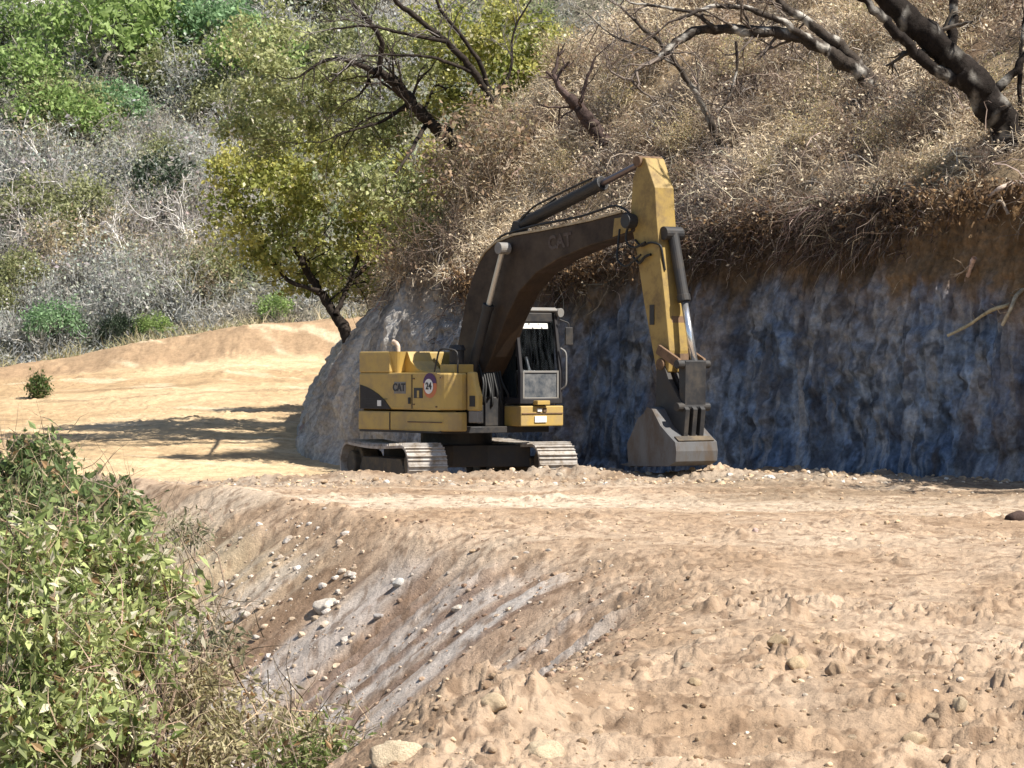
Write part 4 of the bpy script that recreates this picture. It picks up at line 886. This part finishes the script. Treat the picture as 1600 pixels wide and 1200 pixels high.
def far_trees():
    protos = {}
    GB = ((.19, .29, .085), (.36, .46, .17)); GT = ((.17, .29, .14), (.28, .42, .22)); GD = ((.035, .055, .035), (.07, .10, .055)); GO = ((.24, .26, .12), (.36, .37, .19))
    for nm, lf, sd in (('green', GB, 1), ('greenb', GB, 2), ('teal', GT, 3), ('dark', GD, 4), ('olive', GO, 5), ('oliveb', GO, 6)):
        c, t = leafy(60 + sd, 1.6, 2.6, lf, 55, 48, .17); protos[nm] = [('crown', c, M_leaf), ('trunk', t, M_bark)]
    for nm, sd, col, lf, nl in (('bare', 1, (.45, .45, .43), (.44, .45, .40), 700), ('bareb', 2, (.40, .37, .345), (.40, .36, .31), 500), ('barec', 3, (.47, .47, .45), (.36, .36, .25), 700), ('tan', 4, (.46, .39, .28), (.52, .44, .28), 900)):
        s, l = twig_shrub(80 + sd, 2.4, 1.6, col, 15, 3, .03, lf, nl, .13); protos[nm] = [('stems', s, M_bark)] + ([('foliage', l, M_leaf)] if l else [])
    s, l = twig_shrub(90, 3.4, 1.9, (.64, .61, .57), 5, 3, .075); protos['dead'] = [('stems', s, M_bark)]
    rng = np.random.default_rng(21)
    LAB = {'green': ('leafy_tree', 'tree'), 'greenb': ('leafy_tree', 'tree'), 'teal': ('leafy_tree', 'tree'), 'dark': ('evergreen_shrub', 'shrub'), 'olive': ('olive_shrub', 'shrub'), 'oliveb': ('olive_shrub', 'shrub'),
           'bare': ('bare_shrub', 'shrub'), 'bareb': ('bare_shrub', 'shrub'), 'barec': ('bare_shrub', 'shrub'), 'tan': ('dry_shrub', 'shrub'), 'dead': ('dead_tree', 'tree')}
    def put(kind, px, py, size, label, group=None):
        p = march(px, py, far_z, 104, 160); nm, cat = LAB[kind]; size = size * (1.35 if kind in ('green', 'greenb', 'teal') and group is None and py < 300 else 1)
        sc = size * 1.35 / F * p[1] / 3.2
        r = thing(nm, label, cat, p - [0, 0, .12], rng.uniform(0, 6.28), group); r.scale = (sc, sc, sc * rng.uniform(.85, 1.15))
        for (pn, me, m) in protos[kind]:
            o = bpy.data.objects.new(pn, me); COL.objects.link(o); o.parent = r
            if not me.materials: me.materials.append(m)
    for a in ((('green', 155, 150, 130, 'bright green round tree, the largest leafy crown on the far slope'),
               ('greenb', 40, 190, 100, 'bright green tree at the far slope edge below the white dead tree'),
               ('green', 225, 110, 90, 'light green tree crown uphill of the largest leafy crown'),
               ('greenb', 95, 245, 90, 'yellowish green shrub downhill of the largest leafy crown'),
               ('teal', 335, 108, 85, 'bluish green small tree high on the far slope'),
               ('greenb', 400, 165, 90, 'pale green tree beside the yellow-green leaves, below the bluish one'),
               ('teal', 180, 215, 70, 'bluish green shrub just under the brightest crown'),
               ('dark', 250, 350, 95, 'very dark green shrub in the middle of the far slope'),
               ('dark', 205, 290, 50, 'small dark green bush uphill of the very dark shrub'),
               ('dark', 20, 345, 60, 'dark green bush under white dead branches'),
               ('teal', 85, 548, 75, 'pale green bush just behind the far earth berm'),
               ('green', 235, 530, 52, 'bright green bush on the far earth berm crest'),
               ('dark', 190, 538, 50, 'dark green low bush next to the bright berm bush'),
               ('greenb', 432, 505, 48, 'yellow-green small bush at the berm near the leafy tree trunk'),
               ('dead', 80, 110, 150, 'white dead tree with forked bare limbs at the top of the far slope'),
               ('dead', 100, 320, 120, 'white dead tree with sprawling limbs in the middle of the far slope'),
               ('dead', 150, 400, 110, 'grey dead tree with a leaning dark trunk beside the very dark shrub'),
               ('dead', 285, 285, 70, 'small white dead tree above the very dark shrub'),
               ('dead', 30, 60, 130, 'white dead tree at the top corner of the far slope'), ('dead', 50, 420, 120, 'grey dead tree low on the far slope above the pale green berm bush'), ('dead', 300, 410, 110, 'grey dead tree low on the far slope near the big leafy crown'), ('dead', 215, 450, 90, 'grey dead tree just above the berm bushes'), ('dead', 420, 60, 100, 'grey dead tree high between olive leaves'))): put(*a)
    spots = [(px, py) for py in range(15, 560, 40) for px in range(-10, 560, 50)]
    for k, (px, py) in enumerate(spots):
        px += rng.uniform(-28, 28); py += rng.uniform(-24, 24)
        if py > 545 - .13 * px or (px > 400 and py > 200): continue
        u = rng.uniform()
        if py > 400: kind = rng.choice(['bare', 'bareb', 'barec', 'tan', 'oliveb'], p=[.25, .25, .2, .2, .1])
        elif py < 260: kind = rng.choice(['bare', 'barec', 'olive', 'oliveb', 'greenb', 'bareb'], p=[.2, .22, .2, .15, .13, .1])
        else: kind = rng.choice(['bare', 'bareb', 'barec', 'olive', 'tan'], p=[.28, .2, .25, .17, .1])
        lab, grp = {'bare': ('nearly leafless grey shrub on the far slope', 'nearly leafless grey shrubs on the far slope'), 'bareb': ('nearly leafless brown shrub on the far slope', 'nearly leafless brown shrubs on the far slope'), 'barec': ('silvery twiggy shrub with few dull leaves on the far slope', 'silvery twiggy shrubs on the far slope'),
                    'tan': ('dry tan shrub with withered leaves on the far slope', 'dry tan shrubs on the far slope'), 'olive': ('dull olive green shrub on the far slope', 'olive shrubs on the far slope'), 'oliveb': ('dull olive green shrub on the far slope', 'olive shrubs on the far slope'),
                    'greenb': ('small light green shrub among grey shrubs on the far slope', 'small light green shrubs on the far slope')}[kind]
        put(kind, px, py, rng.uniform(55, 100) * (1.3 if kind[:4] == 'bare' else 1), lab, grp)

def hill_shrubs():
    rng = np.random.default_rng(31)
    P1 = twig_shrub(101, 1.3, .9, (.32, .26, .20), 12, 3, .016, (.33, .25, .16), 900, .07); P2 = twig_shrub(102, 1.1, .8, (.22, .17, .14), 11, 3, .014)
    P3 = twig_shrub(103, 1.0, .7, (.5, .42, .30), 14, 3, .012, (.50, .41, .22), 700, .06)
    PR = {'dry': P1, 'twig': P2, 'straw': P3}
    for (kind, px, py, size, lab, grp) in (
            ('dry', 770, 300, 170, 'rounded dry tan shrub on the hill shoulder above the boom', None), ('dry', 725, 350, 150, 'dry tan shrub just downhill of the rounded shoulder shrub', None),
            ('straw', 1265, 235, 90, 'pale straw coloured shrub in the middle of the dry hillside', None), ('straw', 1060, 235, 70, 'pale straw shrub right behind the top of the stick', None),
            ('twig', 840, 215, 90, 'dark leafless shrub below the broken stump', None), ('twig', 960, 120, 110, 'dark leafless shrub uphill of the broken stump', None), ('twig', 1180, 345, 90, 'dark leafless shrub at the lip of the cut', None),
            ('dry', 1010, 130, 100, 'brown dry shrub under the arching tree tip', None), ('dry', 1420, 230, 80, 'brown dry shrub beside the old tree trunk', None), ('straw', 1150, 130, 80, 'straw shrub below the arching tree', None),
            ('twig', 1330, 300, 80, 'dark leafless shrub under the pale straw shrub', None), ('twig', 690, 405, 140, 'dark leafless shrub right above the rear of the boom', None), ('straw', 800, 235, 120, 'straw shrub at the foot of the forked tree', None), ('dry', 900, 330, 80, 'brown dry shrub behind the boom cylinder', None), ('straw', 870, 280, 70, 'straw shrub behind the stick cylinder', None),
            ('dry', 1440, 60, 110, 'brown dry shrub behind the old tree limb', None), ('twig', 1230, 160, 90, 'dark leafless shrub beneath the arch of bare limbs', None), ('twig', 650, 425, 60, 'dark leafless shrub at the tip of the cut bank', None),
            ('dry', 600, 470, 60, 'dry brown shrub on the sloping end of the cut bank', None), ('dry', 632, 455, 120, 'tallest dry shrub, at the tip of the cut bank under the leafy trees', None),
            *[(kk, px + rng.uniform(-25, 25), py + rng.uniform(-20, 20), rng.uniform(50, 85), ll, ll.replace('shrub', 'shrubs')) for n_, (px, py) in enumerate([(x_, y_) for y_ in range(30, 330, 62) for x_ in range(900, 1600, 95)]) for kk, ll in [(('twig', 'small dark leafless shrub in the dry grass of the hillside'), ('dry', 'small withered brown shrub in the dry grass of the hillside'), ('straw', 'small pale straw shrub in the dry grass of the hillside'))[(n_ * 7) % 3]] if py > 60 or px > 1000]):
        p = march(px, py, hz1, 45, 100); r = thing('hill_shrub', lab, 'shrub', p, rng.uniform(0, 6.28), grp); s = size / F * p[1] / 1.3; r.scale = (s, s, s)
        st, lf = PR[kind]
        for nm, me, m in (('stems', st, M_bark), ('foliage', lf, M_leaf)):
            if me is None: continue
            if not me.materials: me.materials.append(m)
            o = bpy.data.objects.new(nm, me); COL.objects.link(o); o.parent = r

def near_bush(name, label, blobs, seed, leafc, lsize, asp, per, stemcol=(.22, .17, .12), droop=.5, nst=14):
    """leafy bush on the embankment: blobs of (centre, radii, n clumps)"""
    rng = np.random.default_rng(seed); c0 = np.mean([b[0] for b in blobs], 0); base = np.array([c0[0], c0[1], float(ground_z(np.array([c0[0]]), np.array([c0[1]]))[0]) - .05])
    r = thing(name, label, 'bush', base); sp = Soup(); st = Soup(); tips = []
    for (c, rad, n) in blobs:
        u = unit(rng.normal(size=(n, 3))) * rng.uniform(.1, 1, (n, 1)) ** .4; cc = np.asarray(c) - base + u * np.asarray(rad)
        for q in cc[:: max(1, n // nst)]:
            P = spline(wig(np.array([rng.normal() * .15, rng.normal() * .15, -.1]), q, rng, .08, 5), 9); st.add(tube(P, np.linspace(.022, .006, 9), 5, colvar(rng, stemcol, 1)[0]))
        P = np.repeat(cc, per, 0) + rng.normal(size=(n * per, 3)) * rng.uniform(.06, .13, (n, 1)).repeat(per, 0); col = mix3(leafc[0], leafc[1], np.repeat(rng.uniform(0, 1, n), per)) * rng.uniform(.6, 1.4, (n * per, 1))
        k = rng.uniform(size=n * per) > .86; col[k] = np.asarray(leafc[2]) * rng.uniform(.7, 1.2, (k.sum(), 1)); k = rng.uniform(size=n * per) > .955; col[k] = colvar(rng, (.34, .22, .11), k.sum(), .4)
        sp.add(leaf_quads(P, rng, lsize, asp, col, droop=droop, svar=.55))
        m = n * 6; g = colvar(rng, np.asarray(stemcol) * 1.5, m, .5); sp2 = cc[rng.integers(0, n, m)] + rng.normal(size=(m, 3)) * .12
        st.add(strands(sp2, rng.normal(size=(m, 3)) + [0, 0, .5], rng, .36, .009, g, curl=.5, seg=3))
    link('foliage', sp.mesh('foliage', False), M_leaf, r); link('stems', st.mesh('stems'), M_bark, r)

def near_bushes():
    G = ((.19, .26, .08), (.52, .56, .24), (.68, .63, .47)); GD = ((.10, .155, .05), (.24, .30, .12), (.38, .34, .18)); GY = ((.30, .28, .13), (.48, .42, .25), (.60, .52, .36))
    near_bush('leafy_bush', 'big light green bush with drooping narrow leaves at the embankment foot',
              [(at(40, 895, 20), (.45, .5, .28), 44), (at(150, 875, 20.5), (.36, .5, .24), 30), (at(220, 930, 20.5), (.28, .45, .22), 22), (at(70, 1010, 19.5), (.5, .6, .36), 52), (at(185, 1000, 20), (.26, .5, .26), 22), (at(40, 1150, 19), (.48, .6, .34), 44), (at(150, 1120, 19.5), (.3, .4, .26), 22)], 51, G, .082, .42, 60)
    near_bush('leafy_bush', 'darker green bush whose top stands out against the far sandy bench',
              [(at(40, 765, 27), (.45, .5, .30), 36), (at(55, 715, 27), (.15, .25, .15), 9), (at(125, 790, 26.5), (.32, .4, .2), 22), (at(195, 800, 26), (.14, .3, .14), 9), (at(60, 830, 26), (.6, .5, .25), 36)], 52, GD, .085, .5, 55, droop=.1)
    near_bush('weedy_bush', 'sparse yellowish weed at the bottom of the rubble slope',
              [(at(300, 1090, 21), (.35, .4, .22), 24), (at(420, 1150, 21), (.5, .5, .2), 30), (at(280, 1180, 20), (.4, .4, .2), 24)], 53, GY, .07, .35, 34, nst=10)
    near_bush('weedy_bush', 'small bright green weed below the rubble slope', [(at(520, 1190, 20.5), (.3, .3, .15), 22), (at(460, 1195, 20), (.25, .3, .14), 14)], 54, ((.14, .20, .05), (.22, .27, .09), (.3, .3, .15)), .06, .35, 34, nst=8)
    near_bush('weedy_bush', 'thin grey green weed on the slope beside the big bush', [(at(330, 1010, 23), (.2, .3, .14), 12), (at(290, 830, 33), (.18, .3, .10), 10)], 55, ((.16, .17, .09), (.24, .24, .14), (.4, .36, .25)), .07, .35, 26, nst=6)
    b = march(60, 622, gz1, 62, 100)
    near_bush('round_shrub', 'lone small green shrub on the far sandy bench', [((b[0], b[1], b[2] + .28), (.26, .28, .32), 34)], 56, ((.06, .11, .03), (.11, .17, .05), (.15, .18, .07)), .11, .5, 30, droop=-.3)

# ------------------------------------------------------------------ stones and clods
def rock_mesh(seed, sub=3, flat=.75, rough=.35, col=(.5, .45, .4)):
    bm = bmesh.new(); bmesh.ops.create_icosphere(bm, subdivisions=sub, radius=1); me = bpy.data.meshes.new('rock'); bm.to_mesh(me); bm.free()
    V = np.empty(len(me.vertices) * 3, np.float32); me.vertices.foreach_get('co', V); V = V.reshape(-1, 3)
    rng = np.random.default_rng(seed); R = np.ones(len(V))
    for k in range(9):                                                   # planes that chip facets off the ball
        n = unit(rng.normal(size=3)); dd = rng.uniform(.55, .9); h = V @ n; V = V - np.maximum(0, h - dd)[:, None] * n * .9
    V = V * (1 + rough * .35 * fbm(V[:, 0] * 2.2 + V[:, 2], V[:, 1] * 2.2 + seed, seed, 3))[:, None] * [1, rng.uniform(.75, 1), flat]
    c = np.asarray(col) * (1 + .3 * fbm(V[:, 0] * 3 + 9, V[:, 1] * 3 + V[:, 2], seed + 3, 4))[:, None]
    me.vertices.foreach_set('co', V.astype(np.float32).ravel()); ca = me.color_attributes.new('Col', 'FLOAT_COLOR', 'POINT'); c4 = np.ones((len(V), 4), np.float32); c4[:, :3] = np.clip(c, 0, 1); ca.data.foreach_set('color', c4.ravel())
    me.polygons.foreach_set('use_smooth', [True] * len(me.polygons)); me.materials.append(M_stone); return me

def stones():
    WHT, TAN, BRN, SAND = (.54, .48, .41), (.46, .36, .25), (.22, .15, .10), (.55, .42, .27)
    for k, (px, py, w, col, flat, lab) in enumerate((
            (512, 950, 46, WHT, .85, 'large white block of rock on the rubble slope'), (592, 965, 20, (.40, .37, .35), .8, 'small grey rock just down the slope from the white block'),
            (715, 952, 22, WHT, .6, 'flat white stone alone among the grey slope streaks'), (625, 912, 26, (.55, .53, .50), .7, 'grey-white stone upslope of the small grey rock'),
            (350, 915, 20, WHT, .8, 'white stone at the head of the rubble beside the bush'), (385, 962, 24, WHT, .7, 'white angular stone in the rubble left of the white block'), (300, 985, 15, WHT, .7, 'tiny white stone next to the big leafy bush'),
            (1215, 1005, 34, SAND, .9, 'sandy clod, uppermost of the loose heap on the near shoulder'), (1245, 1045, 46, SAND, .85, 'biggest sandy clod in the loose heap on the near shoulder'), (1308, 1050, 40, (.50, .36, .24), .8, 'reddish sandy clod at the side of the loose heap'),
            (1085, 1070, 26, SAND, .8, 'small sandy clod apart from the loose heap'), (1500, 1105, 34, (.6, .48, .33), .9, 'pale round clod alone on the near shoulder'), (1428, 1160, 46, (.6, .46, .3), .75, 'pale broad clod at the bottom of the near shoulder'), (1480, 1190, 30, BRN, .6, 'dark brown clod beside the pale broad clod'),
            (775, 1105, 60, (.58, .45, .30), .7, 'sandy lump with a dark hollow on the nearest mound'), (620, 1190, 90, (.62, .50, .35), .7, 'pale smooth boulder at the very bottom of the embankment'), (850, 1180, 70, (.60, .48, .33), .7, 'broad pale lump low on the nearest mound'),
            (1592, 812, 46, (.09, .06, .05), .55, 'dark brown boulder shape on the bench near the cut wall'), (830, 710, 16, TAN, .9, 'round tan stone on top of the spoil ridge'), (837, 712, 8, WHT, .8, 'little white stone on the spoil ridge in front of the tracks'), (1014, 742, 13, WHT, .8, 'white stone at the foot of the bucket'), (1180, 830, 14, (.6, .45, .4), .7, 'pinkish stone on the pale wheel tracks'))):  # the dark shape beside the wall is built with the rock mesh
        p = march(px, py, gz1, 12, 70, .03); s = w / F * p[1] / 2
        o = thing('rock' if col in (WHT,) or 'stone' in lab or 'boulder' in lab or 'rock' in lab else 'earth_clod', lab, 'rock' if 'clod' not in lab and 'lump' not in lab else 'clod', p + [0, 0, s * flat * .1], k * 1.3, None, rock_mesh(200 + k, 4, flat, .5, col)); o.scale = (s, s, s)
    rg = np.random.default_rng(66); pm = [rock_mesh(260 + k, 3, .62, .8, c_) for k, c_ in enumerate(((.47, .36, .25), (.42, .31, .21), (.52, .42, .31)))]
    for k in range(60):
        px, py = rg.uniform(620, 1590), rg.uniform(900, 1190)
        if px < 1000 + (1000 - py) * 1.1 and py < 1090: continue
        p = march(px, py, gz1, 12, 60, .03); s = rg.uniform(9, 26) / F * p[1] / 2
        o = thing('earth_clod', 'small crumbled clod of sandy earth scattered on the near shoulder', 'clod', p + [0, 0, -.1 * s], rg.uniform(0, 6.28), 'small clods scattered on the near shoulder', pm[k % 3]); o.scale = (s * rg.uniform(.8, 1.3), s, s)
    # countless pebbles and crumbs
    rng = np.random.default_rng(77)
    tm = [rock_mesh(300 + k, 2, .65, .6) for k in range(6)]; TV = []; TF = []
    for me in tm:
        V = np.empty(len(me.vertices) * 3, np.float32); me.vertices.foreach_get('co', V); TV.append(V.reshape(-1, 3)); Fq = np.empty(len(me.polygons) * 3, np.int32); me.polygons.foreach_get('vertices', Fq); TF.append(Fq.reshape(-1, 3)); bpy.data.meshes.remove(me)
    X = []; 
    def patch(n, xr, yr, s0, s1, cols, keep=None):
        # uniform per unit of view area so near and far pebbles are alike in number
        y = 1 / rng.uniform(1 / yr[1], 1 / yr[0], n); x = rng.uniform(xr[0], xr[1], n) * (y if abs(xr[0]) < .3 else 1)
        k = np.ones(n, bool) if keep is None else keep(x, y)
        x, y = x[k], y[k]; s = s0 + (s1 - s0) * rng.uniform(0, 1, len(x)) ** 3.5; c = np.array(cols)[rng.integers(0, len(cols), len(x))] * rng.uniform(.75, 1.2, (len(x), 1)); X.append((x, y, s, c))
    sdE = lambda x, y: sdist(EDGE, x, y)[0]
    SL = [(.42, .37, .32), (.48, .42, .36), (.40, .31, .23), (.28, .20, .14), (.44, .34, .25), (.36, .27, .2)]; RD = [(.46, .34, .22), (.40, .29, .19), (.50, .38, .26), (.44, .32, .21), (.54, .46, .37)]
    patch(2400, (-.13, .03), (19, 48), .008, .055, SL, lambda x, y: (sdE(x, y) > -.3) & (sdE(x, y) < 5))
    patch(1300, (-.115, -.05), (29, 44), .010, .08, [(.52, .47, .42), (.47, .39, .31), (.42, .33, .24)], lambda x, y: (sdE(x, y) > .1) & (sdE(x, y) < 3.5))
    patch(1800, (-.05, .17), (14.5, 34), .005, .032, RD, lambda x, y: sdE(x, y) < .4)
    patch(900, (-.1, .17), (34, 58), .010, .05, RD, lambda x, y: sdE(x, y) < .2)
    patch(1500, (-5.5, 9.5), (52, 57), .015, .09, RD + [(.6, .56, .5)], None)
    patch(1100, (-.06, .17), (14.5, 34), .004, .034, [(.24, .16, .10), (.32, .23, .15), (.42, .31, .21)])  # dark brown crumbs standing in for the shadows of clods
    patch(2200, (-.13, .05), (19, 44), .008, .05, [(.20, .13, .09), (.30, .21, .15)], lambda x, y: (sdE(x, y) > -.5) & (sdE(x, y) < 5))
    V = []; Fs = []; C = []; n = 0
    for (x, y, s, c) in X:
        z = ground_z(x, y) + s * .02
        for k in range(6):
            i = np.arange(k, len(x), 6); a = rng.uniform(0, 6.28, len(i)); tv = TV[k]
            ca, sa = np.cos(a)[:, None], np.sin(a)[:, None]; w = np.stack([tv[None, :, 0] * ca - tv[None, :, 1] * sa, tv[None, :, 0] * sa + tv[None, :, 1] * ca, np.repeat(tv[None, :, 2], len(i), 0)], -1)
            w = w * s[i][:, None, None] + np.stack([x[i], y[i], z[i]], -1)[:, None, :]
            V.append(w.reshape(-1, 3)); Fs.append((TF[k][None] + (np.arange(len(i)) * len(tv))[:, None, None]).reshape(-1, 3) + n); C.append(np.repeat(c[i], len(tv), 0)); n += len(i) * len(tv)
    link('gravel', np_mesh('gravel', np.concatenate(V), np.concatenate(Fs), np.concatenate(C), False), M_stone, kind='stuff')

def slope_litter():
    """dry grass bits and twigs on the embankment foot"""
    rng = np.random.default_rng(88); n = 2600; y = rng.uniform(17, 30, n); x = rng.uniform(-.165, -.03, n) * y
    s = sdist(EDGE, x, y)[0]; k = (s > .9) & (fbm(x * 1.2, y * .8, 401, 3) + .12 * (22 - y) > .1); x, y = x[k], y[k]
    per = 14; P = np.repeat(np.stack([x, y, ground_z(x, y)], -1), per, 0) + rng.normal(size=(len(x) * per, 3)) * [.07, .07, .01]; sp = Soup()
    sp.add(strands(P, rng.normal(size=P.shape) * [1, 1, .4] + [0, 0, .8], rng, .2, .007, mix3((.24, .25, .10), (.46, .37, .22), rng.uniform(size=len(P))) * rng.uniform(.7, 1.2, (len(P), 1)), curl=.6, sag=.3, seg=3))
    link('undergrowth', sp.mesh('undergrowth', False), M_grass, kind='stuff')

build_trees(); far_trees(); hill_shrubs(); near_bushes(); stones(); slope_litter()
